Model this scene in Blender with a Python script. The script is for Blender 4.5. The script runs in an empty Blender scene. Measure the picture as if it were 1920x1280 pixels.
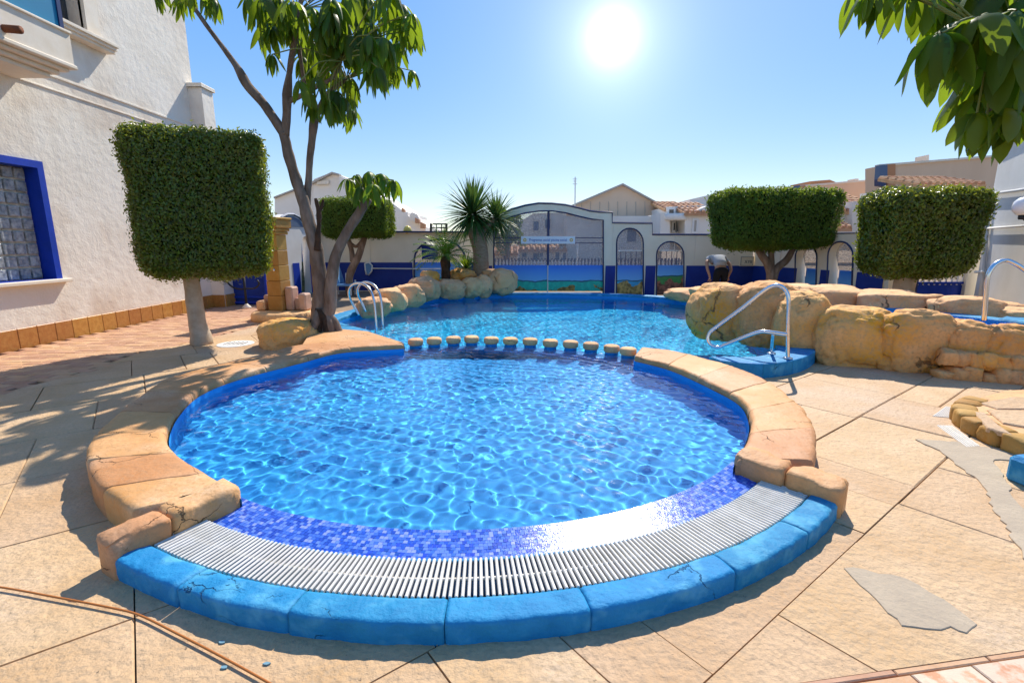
import bpy, bmesh, math, random
import numpy as np
from mathutils import Vector, Matrix, noise, geometry
R = math.radians
random.seed(7); rng = np.random.default_rng(7)
scene = bpy.context.scene
C = scene.collection

# ------------------------------------------------------------------ camera, sky, sun, exposure
FPX, TILT, EYE = 930.0, math.atan(185.0/930.0), 1.6
cam_d = bpy.data.cameras.new('camera'); cam = bpy.data.objects.new('camera', cam_d); C.objects.link(cam)
cam_d.sensor_width = 36.0; cam_d.lens = FPX/1920*36; cam_d.clip_start = .05; cam_d.clip_end = 3000
cam.location = (0, 0, EYE); cam.rotation_euler = (math.pi/2-TILT, 0, 0)
scene.camera = cam
SUN_EL, SUN_AZ = R(46), R(19)
to_sun = Vector((math.sin(SUN_AZ)*math.cos(SUN_EL), math.cos(SUN_AZ)*math.cos(SUN_EL), math.sin(SUN_EL)))
w = bpy.data.worlds.new('World'); scene.world = w; w.use_nodes = True
wn, wl = w.node_tree.nodes, w.node_tree.links
wn.clear()
sky = wn.new('ShaderNodeTexSky'); sky.sky_type = 'NISHITA'; sky.sun_disc = False
sky.sun_elevation = SUN_EL; sky.sun_rotation = SUN_AZ; sky.altitude = 50; sky.air_density = 1.0; sky.dust_density = .15; sky.ozone_density = 3.0
bg = wn.new('ShaderNodeBackground'); bg.inputs[1].default_value = .15
wo = wn.new('ShaderNodeOutputWorld')
gm = wn.new('ShaderNodeGamma'); gm.inputs[1].default_value = .32; wl.new(sky.outputs[0], gm.inputs[0])
hs = wn.new('ShaderNodeHueSaturation'); hs.inputs['Saturation'].default_value = 2.7; hs.inputs['Hue'].default_value = .517; hs.inputs['Value'].default_value = 1.24; wl.new(gm.outputs[0], hs.inputs['Color']); wl.new(hs.outputs[0], bg.inputs[0])
# the sun seen in the sky: a small white disc with its aureole
VIS_EL, VIS_AZ = R(20.0), R(10.4)
vis = Vector((math.sin(VIS_AZ)*math.cos(VIS_EL), math.cos(VIS_AZ)*math.cos(VIS_EL), math.sin(VIS_EL)))
tc = wn.new('ShaderNodeTexCoord')
dt = wn.new('ShaderNodeVectorMath'); dt.operation = 'DOT_PRODUCT'; dt.inputs[1].default_value = vis
nrm = wn.new('ShaderNodeVectorMath'); nrm.operation = 'NORMALIZE'
wl.new(tc.outputs['Generated'], nrm.inputs[0]); wl.new(nrm.outputs[0], dt.inputs[0])
mx = wn.new('ShaderNodeMath'); mx.operation = 'MAXIMUM'; mx.inputs[1].default_value = 0; wl.new(dt.outputs['Value'], mx.inputs[0])
acc = None
for pw, st in ((8000, 1.2), (1400, .3), (220, .12), (30, .045)):
    p = wn.new('ShaderNodeMath'); p.operation = 'POWER'; p.inputs[1].default_value = pw; wl.new(mx.outputs[0], p.inputs[0])
    q = wn.new('ShaderNodeMath'); q.operation = 'MULTIPLY'; q.inputs[1].default_value = st; wl.new(p.outputs[0], q.inputs[0])
    if acc is None: acc = q
    else:
        s = wn.new('ShaderNodeMath'); s.operation = 'ADD'; wl.new(acc.outputs[0], s.inputs[0]); wl.new(q.outputs[0], s.inputs[1]); acc = s
bg2 = wn.new('ShaderNodeBackground'); bg2.inputs[0].default_value = (1, .97, .92, 1); wl.new(acc.outputs[0], bg2.inputs[1])
ad = wn.new('ShaderNodeAddShader'); wl.new(bg.outputs[0], ad.inputs[0]); wl.new(bg2.outputs[0], ad.inputs[1]); wl.new(ad.outputs[0], wo.inputs[0])
sun_d = bpy.data.lights.new('sun', 'SUN'); sun_d.energy = 2.05; sun_d.angle = R(.5); sun_d.color = (1, .93, .82)
sun = bpy.data.objects.new('sun', sun_d); C.objects.link(sun); sun.rotation_euler = to_sun.to_track_quat('Z', 'Y').to_euler()
sun.location = to_sun*60
sun_d.cycles.is_caustics_light = True
vs = scene.view_settings; vs.view_transform = 'Standard'; vs.look = 'None'; vs.gamma = 1; vs.use_curve_mapping = False; vs.exposure = 1.64
cy = scene.cycles; cy.use_denoising = True; cy.max_bounces = 10; cy.transparent_max_bounces = 16; cy.transmission_bounces = 8
cy.diffuse_bounces = 4; cy.glossy_bounces = 4; cy.caustics_refractive = True; cy.caustics_reflective = False; cy.sample_clamp_indirect = 6

# ------------------------------------------------------------------ measuring helpers (photo pixel -> point on a plane of the place)
CT, ST = math.cos(TILT), math.sin(TILT)
def ray(px, py):
    u, v = (px-960)/FPX, (py-640)/FPX
    return Vector((u, CT-v*ST, -ST-v*CT))
def hit(px, py, p0, n):
    d = ray(px, py); p0 = Vector(p0); n = Vector(n); o = Vector((0, 0, EYE))
    return o+d*((p0-o).dot(n)/d.dot(n))
def G(px, py, z=0.): return hit(px, py, (0, 0, z), (0, 0, 1))
def D(px, py, Y): return hit(px, py, (0, Y, 0), (0, 1, 0))
def WX(px, py, X): return hit(px, py, (X, 0, 0), (1, 0, 0))

def spline(pts, n):
    """Catmull-Rom through pts, n samples evenly by index"""
    P = [Vector(p) for p in pts]; P = [P[0]*2-P[1]]+P+[P[-1]*2-P[-2]]; m = len(P)-3; out = []
    for i in range(n):
        t = i/(n-1)*m; k = min(int(t), m-1); t -= k
        a, b, c, d = P[k:k+4]
        out.append(.5*((2*b)+(c-a)*t+(2*a-5*b+4*c-d)*t*t+(3*b-a-3*c+d)*t**3))
    return out
def arclen(pts, n):
    S = [0]
    for a, b in zip(pts, pts[1:]): S.append(S[-1]+(b-a).length)
    out = []; k = 0
    for i in range(n):
        s = S[-1]*i/(n-1)
        while k < len(pts)-2 and S[k+1] < s: k += 1
        f = (s-S[k])/max(1e-9, S[k+1]-S[k]); out.append(pts[k].lerp(pts[k+1], min(1, f)))
    return out
def smooth(pts, n): return arclen(spline(pts, n*4), n)
def inpoly(x, y, poly):
    c = False; j = len(poly)-1
    for i in range(len(poly)):
        xi, yi = poly[i][0], poly[i][1]; xj, yj = poly[j][0], poly[j][1]
        if (yi > y) != (yj > y) and x < (xj-xi)*(y-yi)/(yj-yi)+xi: c = not c
        j = i
    return c
def inpoly_np(X, Y, poly):
    c = np.zeros(X.shape, bool); j = len(poly)-1
    for i in range(len(poly)):
        xi, yi = poly[i][0], poly[i][1]; xj, yj = poly[j][0], poly[j][1]
        if yi != yj: c ^= ((yi > Y) != (yj > Y)) & (X < (xj-xi)*(Y-yi)/(yj-yi)+xi)
        j = i
    return c

# ------------------------------------------------------------------ objects
def tag(o, label=None, cat=None, group=None, kind=None):
    if label: o['label'] = label
    if cat: o['category'] = cat
    if group: o['group'] = group
    if kind: o['kind'] = kind
    return o
def thing(name, label, cat, loc, group=None):
    o = bpy.data.objects.new(name, None); C.objects.link(o); o.location = Vector(loc); o.empty_display_size = .2
    return tag(o, label, cat, group)
def wloc(o):
    v = Vector((0, 0, 0))
    while o: v = v+Vector(o.location); o = o.parent
    return v
def link(name, me, parent=None, org=None, mat=None):
    o = bpy.data.objects.new(name, me); C.objects.link(o)
    if parent: o.parent = parent
    elif org is not None: o.location = org
    if mat and len(me.materials) == 0: me.materials.append(mat)
    return o
class MB:
    def __init__(s): s.v = []; s.f = []
    def add(s, vs_, fs):
        n = len(s.v); s.v += [tuple(v) for v in vs_]; s.f += [tuple(i+n for i in f) for f in fs]; return s
    def box(s, c, size, rz=0., rot=None):
        M = rot if rot else Matrix.Rotation(rz, 3, 'Z'); c = Vector(c); h = Vector(size)/2
        vs_ = [c+M@Vector((x*h.x, y*h.y, z*h.z)) for z in (-1, 1) for y in (-1, 1) for x in (-1, 1)]
        return s.add(vs_, [(0, 2, 3, 1), (4, 5, 7, 6), (0, 1, 5, 4), (2, 6, 7, 3), (0, 4, 6, 2), (1, 3, 7, 5)])
    def bbox(s, c, size, b, rz=0., M=None):
        """box with chamfered edges (b)"""
        if M is None: M = Matrix.Rotation(rz, 3, 'Z')
        c = Vector(c); h = Vector(size)/2; vs_ = []; idx = {}
        for sx in (-1, 1):
            for sy in (-1, 1):
                for sz in (-1, 1):
                    for k in range(3):
                        p = [sx*(h.x-b), sy*(h.y-b), sz*(h.z-b)]; p[k] = (sx, sy, sz)[k]*h[k]
                        idx[(sx, sy, sz, k)] = len(vs_); vs_.append(c+M@Vector(p))
        fs = []
        for k in range(3):
            a, bb = [(1, 2), (2, 0), (0, 1)][k]
            for sg in (-1, 1):
                q = []
                for (p1, p2) in ((-1, -1), (1, -1), (1, 1), (-1, 1)):
                    t = [0, 0, 0]; t[k] = sg; t[a] = p1; t[bb] = p2; q.append(idx[(*t, k)])
                fs.append(q if sg > 0 else q[::-1])
        for k in range(3):           # edges along axis k
            a, bb = [(1, 2), (2, 0), (0, 1)][k]
            for s1 in (-1, 1):
                for s2 in (-1, 1):
                    t0 = [0, 0, 0]; t0[a] = s1; t0[bb] = s2; t1 = list(t0); t0[k] = -1; t1[k] = 1
                    q = [idx[(*t0, a)], idx[(*t1, a)], idx[(*t1, bb)], idx[(*t0, bb)]]
                    fs.append(q if s1*s2 < 0 else q[::-1])
        for sx in (-1, 1):
            for sy in (-1, 1):
                for sz in (-1, 1):
                    q = [idx[(sx, sy, sz, k)] for k in range(3)]
                    fs.append(q if sx*sy*sz > 0 else q[::-1])
        return s.add(vs_, fs)
    def prism(s, poly, z0, z1, ch=0.):
        n = len(poly); P = [Vector((p[0], p[1])) for p in poly]
        ar = sum(P[i].x*P[(i+1) % n].y-P[(i+1) % n].x*P[i].y for i in range(n))
        if ar < 0: P = P[::-1]
        rings = [[(p.x, p.y, z0) for p in P]]
        if ch > 0:
            ins = []
            for i in range(n):
                e1 = (P[i]-P[i-1]).normalized(); e2 = (P[(i+1) % n]-P[i]).normalized()
                nn = Vector((-e1.y-e2.y, e1.x+e2.x)); l = nn.length
                if l < 1e-6: nn = Vector((-e1.y, e1.x)); l = 1
                nn /= l; ins.append(P[i]+nn*min(ch*2.5, ch/max(.3, nn.dot(Vector((-e1.y, e1.x))))))
            rings += [[(p.x, p.y, z1-ch) for p in P], [(p.x, p.y, z1) for p in ins]]
        else: rings += [[(p.x, p.y, z1) for p in P]]
        vs_ = [v for r in rings for v in r]; fs = []
        for k in range(len(rings)-1):
            for i in range(n):
                j = (i+1) % n; fs.append((k*n+i, k*n+j, (k+1)*n+j, (k+1)*n+i))
        top = (len(rings)-1)*n
        if n > 4:
            for t in geometry.tessellate_polygon([[Vector((v[0], v[1], 0)) for v in rings[-1]]]):
                a, b, c = t
                A, B, Cc = (Vector(rings[-1][i]) for i in t)
                if (B-A).cross(Cc-A).z < 0: a, c = c, a
                fs.append((top+a, top+b, top+c))
        else: fs.append(tuple(range(top, top+n)))
        return s.add(vs_, fs)
    def tube(s, path, r, n=8, cap=True, noise_amp=0., seed=0.):
        P = [Vector(p) for p in path]; m = len(P)
        rr = list(r) if hasattr(r, '__len__') else [r]*m
        vs_ = []; up = None
        for i in range(m):
            t = (P[min(i+1, m-1)]-P[max(i-1, 0)]).normalized()
            if up is None: up = Vector((0, 0, 1)) if abs(t.z) < .9 else Vector((1, 0, 0))
            a = t.cross(up)
            if a.length < 1e-5: a = t.orthogonal()
            a.normalize(); b = a.cross(t).normalized(); up = b
            for k in range(n):
                th = 2*math.pi*k/n; d = a*math.cos(th)+b*math.sin(th); q = rr[i]
                if noise_amp: q *= 1+noise_amp*noise.noise((P[i]+d*rr[i])*6+Vector((seed, 0, 0)))
                vs_.append(P[i]+d*q)
        fs = [(i*n+k, i*n+(k+1) % n, (i+1)*n+(k+1) % n, (i+1)*n+k) for i in range(m-1) for k in range(n)]
        fs = [f[::-1] for f in fs]
        if cap: fs += [tuple(range(n)), tuple(range((m-1)*n, m*n))[::-1]]
        return s.add(vs_, fs)
    def lathe(s, prof, c, n=24):
        c = Vector(c); m = len(prof)
        vs_ = [c+Vector((r*math.cos(2*math.pi*k/n), r*math.sin(2*math.pi*k/n), z)) for r, z in prof for k in range(n)]
        fs = [(i*n+k, i*n+(k+1) % n, (i+1)*n+(k+1) % n, (i+1)*n+k) for i in range(m-1) for k in range(n)]
        return s.add(vs_, fs+[tuple(range(n))[::-1], tuple(range((m-1)*n, m*n))])
    def panel(s, outer, holes, o, ux, n, th, uz=(0, 0, 1)):
        """flat panel in (s,t) with holes, extruded th backwards (against n)"""
        o = Vector(o); ux = Vector(ux); uz = Vector(uz); n = Vector(n).normalized()
        loops = [[Vector((p[0], p[1], 0)) for p in l] for l in [outer]+list(holes)]
        flat = [p for l in loops for p in l]; N = len(flat)
        f3 = [o+ux*p.x+uz*p.y for p in flat]; b3 = [p-n*th for p in f3]
        fs = []
        for t in geometry.tessellate_polygon(loops):
            a, b, c = t
            nn = (f3[b]-f3[a]).cross(f3[c]-f3[a])
            if nn.length < 1e-9: continue
            if nn.dot(n) < 0: a, c = c, a
            fs += [(a, b, c), (c+N, b+N, a+N)]
        k = 0
        for l in loops:
            m = len(l)
            for i in range(m): j = (i+1) % m; fs.append((k+i, k+j, k+j+N, k+i+N))
            k += m
        return s.add(f3+b3, fs)
    def mesh(s, name, org=Vector((0, 0, 0)), smooth=False):
        me = bpy.data.meshes.new(name)
        me.from_pydata([(v[0]-org[0], v[1]-org[1], v[2]-org[2]) for v in s.v], [], s.f); me.validate()
        if smooth: me.shade_smooth()
        return me
    def fixn(s, me):
        b = bmesh.new(); b.from_mesh(me); bmesh.ops.recalc_face_normals(b, faces=b.faces); b.to_mesh(me); b.free()
    def build(s, name, mat, parent=None, smooth=False, org=None, fix=False):
        og = wloc(parent) if parent else (Vector(org) if org is not None else Vector((0, 0, 0)))
        me = s.mesh(name, og, smooth)
        if fix: s.fixn(me)
        return link(name, me, parent, og, mat)
def np_mesh(name, V, F, mat, parent=None, org=None, smooth=False):
    og = np.array(wloc(parent) if parent else (org if org is not None else (0, 0, 0)), float)
    me = bpy.data.meshes.new(name); V = (V-og).astype(np.float32); n, k = F.shape
    me.vertices.add(len(V)); me.vertices.foreach_set('co', V.ravel())
    me.loops.add(n*k); me.loops.foreach_set('vertex_index', F.astype(np.int32).ravel())
    me.polygons.add(n); me.polygons.foreach_set('loop_start', np.arange(0, n*k, k, dtype=np.int32))
    me.update(calc_edges=True); me.validate()
    if smooth: me.shade_smooth()
    return link(name, me, parent, og, mat)
def pieces(items, name, parent, mats, limit=300, key=None):
    """items: list of (MB, matindex); the nearest `limit` become parts, the rest one joined part"""
    if key: items = sorted(items, key=key)
    for mb, mi in items[:limit]: mb.build(name, mats[mi], parent)
    rest = {}
    for mb, mi in items[limit:]: rest.setdefault(mi, MB()).add(mb.v, mb.f)
    if rest:
        al = MB(); ms = []; idx = []
        for mi, mb in rest.items():
            al.add(mb.v, mb.f); idx += [len(ms)]*len(mb.f); ms.append(mats[mi])
        o = al.build(name+'_field', ms[0], parent); o['kind'] = 'stuff'
        for m in ms[1:]: o.data.materials.append(m)
        o.data.polygons.foreach_set('material_index', idx[:len(o.data.polygons)])

# ------------------------------------------------------------------ materials
def mk(name, c1, c2=None, ns=3., rough=.75, bump=.25, bs=25., bd=.01, ov=0., spec=.3, metal=0., isl=0., trans=0., tcol=None,
       speck=0., stretch=None, lo=.35, hi=.65, c3=None, ns3=1.2, bump2=0., bs2=5., bd2=.05, coat=0., crack=0., cks=1.1, ckc=None, pits=0.):
    m = bpy.data.materials.new(name); m.use_nodes = True; nt = m.node_tree; N, L = nt.nodes, nt.links
    P = N['Principled BSDF']; P.inputs['Roughness'].default_value = rough; P.inputs['Metallic'].default_value = metal
    P.inputs['Specular IOR Level'].default_value = spec
    if coat: P.inputs['Coat Weight'].default_value = coat; P.inputs['Coat Roughness'].default_value = .08
    geo = N.new('ShaderNodeNewGeometry'); pos = geo.outputs['Position']
    if stretch:
        mp = N.new('ShaderNodeMapping'); mp.inputs['Scale'].default_value = stretch; L.new(pos, mp.inputs[0]); pos = mp.outputs[0]
    def nz(scale, det=6., ro=.6):
        n = N.new('ShaderNodeTexNoise'); n.inputs['Scale'].default_value = scale; n.inputs['Detail'].default_value = det
        n.inputs['Roughness'].default_value = ro; L.new(pos, n.inputs['Vector']); return n
    def rmp(src, a, b):
        r = N.new('ShaderNodeMapRange'); r.inputs[1].default_value = a; r.inputs[2].default_value = b; r.clamp = True; L.new(src, r.inputs[0]); return r.outputs[0]
    def mixc(f, a, b, bt='MIX'):
        x = N.new('ShaderNodeMix'); x.data_type = 'RGBA'; x.blend_type = bt
        if isinstance(f, float): x.inputs[0].default_value = f
        else: L.new(f, x.inputs[0])
        for i, q in ((6, a), (7, b)):
            if isinstance(q, tuple): x.inputs[i].default_value = (*q[:3], 1)
            else: L.new(q, x.inputs[i])
        return x.outputs[2]
    col = c1 if c2 is None else mixc(rmp(nz(ns).outputs[0], lo, hi), c1, c2)
    if c3: col = mixc(rmp(nz(ns3, 3.).outputs[0], .52, .68), col, c3)
    if speck: col = mixc(rmp(nz(bs*2.2, 2.).outputs[0], .3, .55), tuple(c*(1-speck) for c in c1), col)
    if pits: col = mixc(rmp(nz(34., 3., .7).outputs[0], .70-pits, .735-pits), col, tuple(c*.32 for c in c1))
    ckh = None
    if crack:
        dn = nz(cks*2.5, 5.); vm = N.new('ShaderNodeVectorMath'); vm.operation = 'MULTIPLY_ADD'; vm.inputs[1].default_value = (.35/cks,)*3; L.new(dn.outputs['Color'], vm.inputs[0]); L.new(pos, vm.inputs[2])
        vo = N.new('ShaderNodeTexVoronoi'); vo.feature = 'DISTANCE_TO_EDGE'; vo.inputs['Scale'].default_value = cks; L.new(vm.outputs[0], vo.inputs['Vector'])
        mk_ = rmp(nz(cks*1.3, 2.).outputs[0], .60, .42); ad_ = N.new('ShaderNodeMath'); L.new(vo.outputs['Distance'], ad_.inputs[0])
        ml_ = N.new('ShaderNodeMath'); ml_.operation = 'MULTIPLY'; ml_.inputs[1].default_value = crack*2; L.new(mk_, ml_.inputs[0]); L.new(ml_.outputs[0], ad_.inputs[1])
        ckh = rmp(ad_.outputs[0], crack*.3, crack); col = mixc(ckh, ckc or tuple(c*.28 for c in c1), col)
    if ov or isl:
        h = N.new('ShaderNodeHueSaturation')
        if isinstance(col, tuple): h.inputs['Color'].default_value = (*col[:3], 1)
        else: L.new(col, h.inputs['Color'])
        if ov: oi = N.new('ShaderNodeObjectInfo'); src = oi.outputs['Random']; a = ov
        else: src = geo.outputs['Random Per Island']; a = isl
        r = N.new('ShaderNodeMapRange'); r.inputs[3].default_value = 1-a; r.inputs[4].default_value = 1+a; L.new(src, r.inputs[0]); L.new(r.outputs[0], h.inputs['Value'])
        r2 = N.new('ShaderNodeMapRange'); r2.inputs[3].default_value = .5-a*.06; r2.inputs[4].default_value = .5+a*.06; L.new(src, r2.inputs[0]); L.new(r2.outputs[0], h.inputs['Hue'])
        col = h.outputs[0]
    if isinstance(col, tuple): P.inputs['Base Color'].default_value = (*col[:3], 1)
    else: L.new(col, P.inputs['Base Color'])
    nrm_ = None
    if bump2:
        b = N.new('ShaderNodeBump'); b.inputs['Strength'].default_value = bump2; b.inputs['Distance'].default_value = bd2; L.new(nz(bs2, 3.).outputs[0], b.inputs['Height']); nrm_ = b
    if bump:
        b = N.new('ShaderNodeBump'); b.inputs['Strength'].default_value = bump; b.inputs['Distance'].default_value = bd; L.new(nz(bs, 8., .65).outputs[0], b.inputs['Height'])
        if nrm_: L.new(nrm_.outputs[0], b.inputs['Normal'])
        nrm_ = b
    if ckh is not None:
        b = N.new('ShaderNodeBump'); b.inputs['Strength'].default_value = .8; b.inputs['Distance'].default_value = .02; L.new(ckh, b.inputs['Height'])
        if nrm_: L.new(nrm_.outputs[0], b.inputs['Normal'])
        nrm_ = b
    if nrm_: L.new(nrm_.outputs[0], P.inputs['Normal'])
    if trans:
        t = N.new('ShaderNodeBsdfTranslucent'); t.inputs[0].default_value = (*(tcol or c1), 1)
        x = N.new('ShaderNodeMixShader'); x.inputs[0].default_value = trans
        L.new(P.outputs[0], x.inputs[1]); L.new(t.outputs[0], x.inputs[2]); L.new(x.outputs[0], N['Material Output'].inputs[0])
    return m
M = {}
M['ground'] = mk('ground', (.30, .21, .13), (.24, .17, .11), rough=.9)
M['slab'] = mk('slab', (.63, .425, .245), (.54, .335, .165), ns=2.3, rough=.62, bump=1., bs=20, bd=.016, ov=.055, speck=.24, pits=.012, c3=(.60, .43, .28), ns3=.9, bump2=.5, bs2=5, bd2=.02)
M['paver'] = mk('paver', (.60, .36, .22), (.50, .26, .13), ns=5, rough=.7, bump=.4, bs=30, ov=.16, speck=.15)
M['coping'] = mk('coping', (.66, .345, .15), (.55, .25, .085), ns=2.5, rough=.6, bump=.6, bs=22, bd=.012, ov=.1, speck=.2, c3=(.66, .41, .23), ns3=1.5, crack=.006, cks=1.6, bump2=.6, bs2=7, bd2=.02)
M['bluekerb'] = mk('blue_kerb_paint', (.010, .20, .42), (.018, .25, .48), ns=7, rough=.62, bump=.8, bs=30, bd=.01, spec=.22, ov=.07, crack=.008, cks=2.0, ckc=(.007, .11, .24), c3=(.08, .36, .55), ns3=5, bump2=.7, bs2=9, bd2=.018)
M['blueshell'] = mk('pool_shell_blue', (.012, .25, .66), (.016, .30, .72), ns=2, rough=.5, bump=.1, bs=60)
M['poolfloor'] = mk('pool_floor_blue', (.025, .37, .86), (.04, .42, .88), ns=1.5, rough=.6, bump=.1, bs=50)
M['rock'] = mk('rock', (.84, .45, .18), (.78, .37, .10), ns=1.8, rough=.8, bump=.9, bs=12, bd=.025, ov=.07, speck=.25, c3=(.80, .35, .03), ns3=.9, crack=.02, cks=1.0, bump2=.6, bs2=4, bd2=.06)
M['palerock'] = mk('pale_rock', (.84, .49, .25), (.76, .40, .16), ns=2.2, rough=.8, bump=.8, bs=16, bd=.02, ov=.08, speck=.22, crack=.022, cks=1.9, bump2=.6, bs2=5, bd2=.05)
M['stucco'] = mk('white_stucco', (.82, .76, .66), (.76, .69, .58), ns=1.1, c3=(.66, .56, .45), ns3=.7, rough=.85, bump=.35, bs=30, bd=.01, bump2=.5, bs2=7, bd2=.025)
M['render'] = mk('cream_render', (.88, .79, .62), (.82, .72, .54), ns=1.3, rough=.85, bump=.2, bs=30)
M['white'] = mk('white_paint', (.80, .78, .74), (.74, .71, .66), ns=2, rough=.7, bump=.2, bs=30)
M['trim'] = mk('cream_trim', (.80, .72, .60), (.74, .64, .50), ns=4, rough=.7, bump=.15, bs=40)
M['navyband'] = mk('blue_band_paint', (.006, .028, .22), (.008, .04, .27), ns=3, rough=.55, bump=.15, bs=40)
M['navy'] = mk('navy_metal', (.008, .022, .10), rough=.4, bump=0, spec=.5)
M['royal'] = mk('royal_blue_paint', (.008, .045, .42), (.006, .04, .34), ns=6, rough=.5, bump=.15, bs=40)
M['tile'] = mk('ochre_tile', (.52, .25, .06), (.42, .17, .035), ns=14, rough=.4, bump=.3, bs=30, ov=.13, spec=.5)
M['steel'] = mk('stainless_steel', (.72, .72, .72), rough=.22, metal=1., bump=.03, bs=80)
M['dark'] = mk('dark_metal', (.02, .02, .022), rough=.5, bump=0)
M['grate'] = mk('white_plastic', (.70, .67, .61), (.60, .57, .50), ns=9, rough=.5, bump=.1, bs=50, ov=.07)
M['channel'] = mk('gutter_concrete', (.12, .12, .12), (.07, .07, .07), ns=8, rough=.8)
M['grey'] = mk('cement_patch', (.50, .40, .28), (.40, .32, .23), ns=3, rough=.85, bump=.9, bs=30, bd=.008, speck=.12)
M['pillar'] = mk('ochre_stone', (.52, .30, .085), (.42, .21, .04), ns=4, rough=.75, bump=.5, bs=18, bd=.015, ov=.1, speck=.15)
M['pinkstone'] = mk('pink_stone', (.62, .40, .30), (.52, .32, .22), ns=4, rough=.75, bump=.5, bs=18, bd=.012, ov=.08)
M['bark'] = mk('grey_bark', (.24, .17, .12), (.13, .085, .055), ns=9, rough=.85, bump=.8, bs=22, bd=.02, stretch=(1, 1, .35), c3=(.30, .22, .16), ns3=5)
M['barkdark'] = mk('dark_bark', (.10, .055, .03), (.05, .03, .018), ns=9, rough=.9, bump=1., bs=25, bd=.03)
M['paletrunk'] = mk('pale_trunk', (.50, .40, .29), (.40, .30, .20), ns=7, rough=.8, bump=.4, bs=30)
M['palmtrunk'] = mk('palm_trunk', (.36, .25, .16), (.26, .17, .10), ns=9, rough=.85, bump=.6, bs=30, stretch=(1, 1, 3))
M['leaf'] = mk('hedge_leaf', (.10, .15, .015), (.135, .195, .02), ns=6, rough=.3, bump=0, spec=.6, isl=.55, trans=.45, tcol=(.28, .32, .02), c3=(.17, .19, .02), ns3=1.6)
M['leaffine'] = mk('hedge_leaf_fine', (.095, .17, .018), (.07, .13, .014), ns=3, rough=.5, bump=0, spec=.35, isl=.45, trans=.45, tcol=(.24, .32, .02), c3=(.13, .17, .015), ns3=1.2)
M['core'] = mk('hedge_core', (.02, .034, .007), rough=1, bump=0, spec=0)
M['umb'] = mk('umbrella_leaf', (.07, .13, .014), (.05, .10, .012), ns=5, rough=.42, bump=0, spec=.3, ov=.42, trans=.5, tcol=(.30, .42, .02))
M['umbi'] = mk('umbrella_leaf_mass', (.07, .13, .014), (.05, .10, .012), ns=5, rough=.42, bump=0, spec=.3, isl=.42, trans=.5, tcol=(.30, .42, .02))
M['palm'] = mk('palm_leaf', (.07, .15, .04), (.05, .11, .028), ns=4, rough=.45, bump=0, isl=.35, trans=.25, tcol=(.12, .2, .03))
M['cycad'] = mk('cycad_leaf', (.14, .26, .025), (.10, .20, .018), ns=4, rough=.4, bump=0, isl=.3, trans=.35, tcol=(.25, .34, .02))
M['stem'] = mk('leaf_stem', (.22, .22, .05), rough=.6, bump=0)
M['terra'] = mk('terracotta', (.52, .25, .12), (.60, .36, .20), ns=5, rough=.8, bump=.3, bs=20, ov=.15)
M['peach'] = mk('peach_render', (.78, .56, .38), (.72, .50, .33), ns=.6, rough=.9, bump=.1, stretch=(1, 1, .15))
M['housewhite'] = mk('house_white', (.86, .80, .72), (.79, .73, .65), ns=.8, rough=.9, bump=.1)
M['brick'] = mk('far_orange_brick', (.50, .24, .12), rough=.9, bump=.1)
M['bluegrey'] = mk('blue_grey_cladding', (.10, .15, .24), rough=.6, bump=.05)
M['winglass'] = mk('window_glass', (.03, .04, .05), rough=.08, bump=0, spec=.6)
M['hose'] = mk('orange_cable', (.42, .14, .03), rough=.5, bump=0)
M['soil'] = mk('soil', (.06, .04, .025), (.10, .06, .035), ns=20, rough=1, bump=1, bs=40, bd=.03)
M['bluetable'] = mk('light_blue_plastic', (.12, .28, .50), rough=.4, bump=0)
M['skin'] = mk('skin', (.50, .26, .15), rough=.55, bump=0)
M['shirt'] = mk('grey_shirt', (.42, .43, .44), rough=.9, bump=.3, bs=60)
M['trouser'] = mk('black_trousers', (.012, .012, .014), rough=.9, bump=.2, bs=60)
M['teal'] = mk('teal_blind', (.01, .20, .36), rough=.5, bump=0)
M['rust'] = mk('rust', (.18, .06, .025), rough=.8, bump=.3)
M['yellow'] = mk('yellow_glass', (.85, .60, .12), rough=.3, bump=0)
M['globe'] = mk('white_globe', (.85, .85, .83), rough=.25, bump=0)
M['curtain'] = mk('curtain', (.45, .40, .34), rough=.9, bump=.2)
M['signblue'] = mk('sign_blue', (.02, .07, .35), rough=.5, bump=0)
M['signred'] = mk('sign_red', (.55, .04, .05), rough=.5, bump=0)
M['banner'] = mk('banner_white', (.82, .82, .84), rough=.7, bump=.1)
M['lettering'] = mk('blue_lettering', (.05, .12, .42), rough=.6, bump=0)
M['gold'] = mk('gold_emblem', (.70, .45, .06), rough=.6, bump=0)
M['blackletter'] = mk('dark_lettering', (.03, .02, .015), rough=.7, bump=0)
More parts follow.
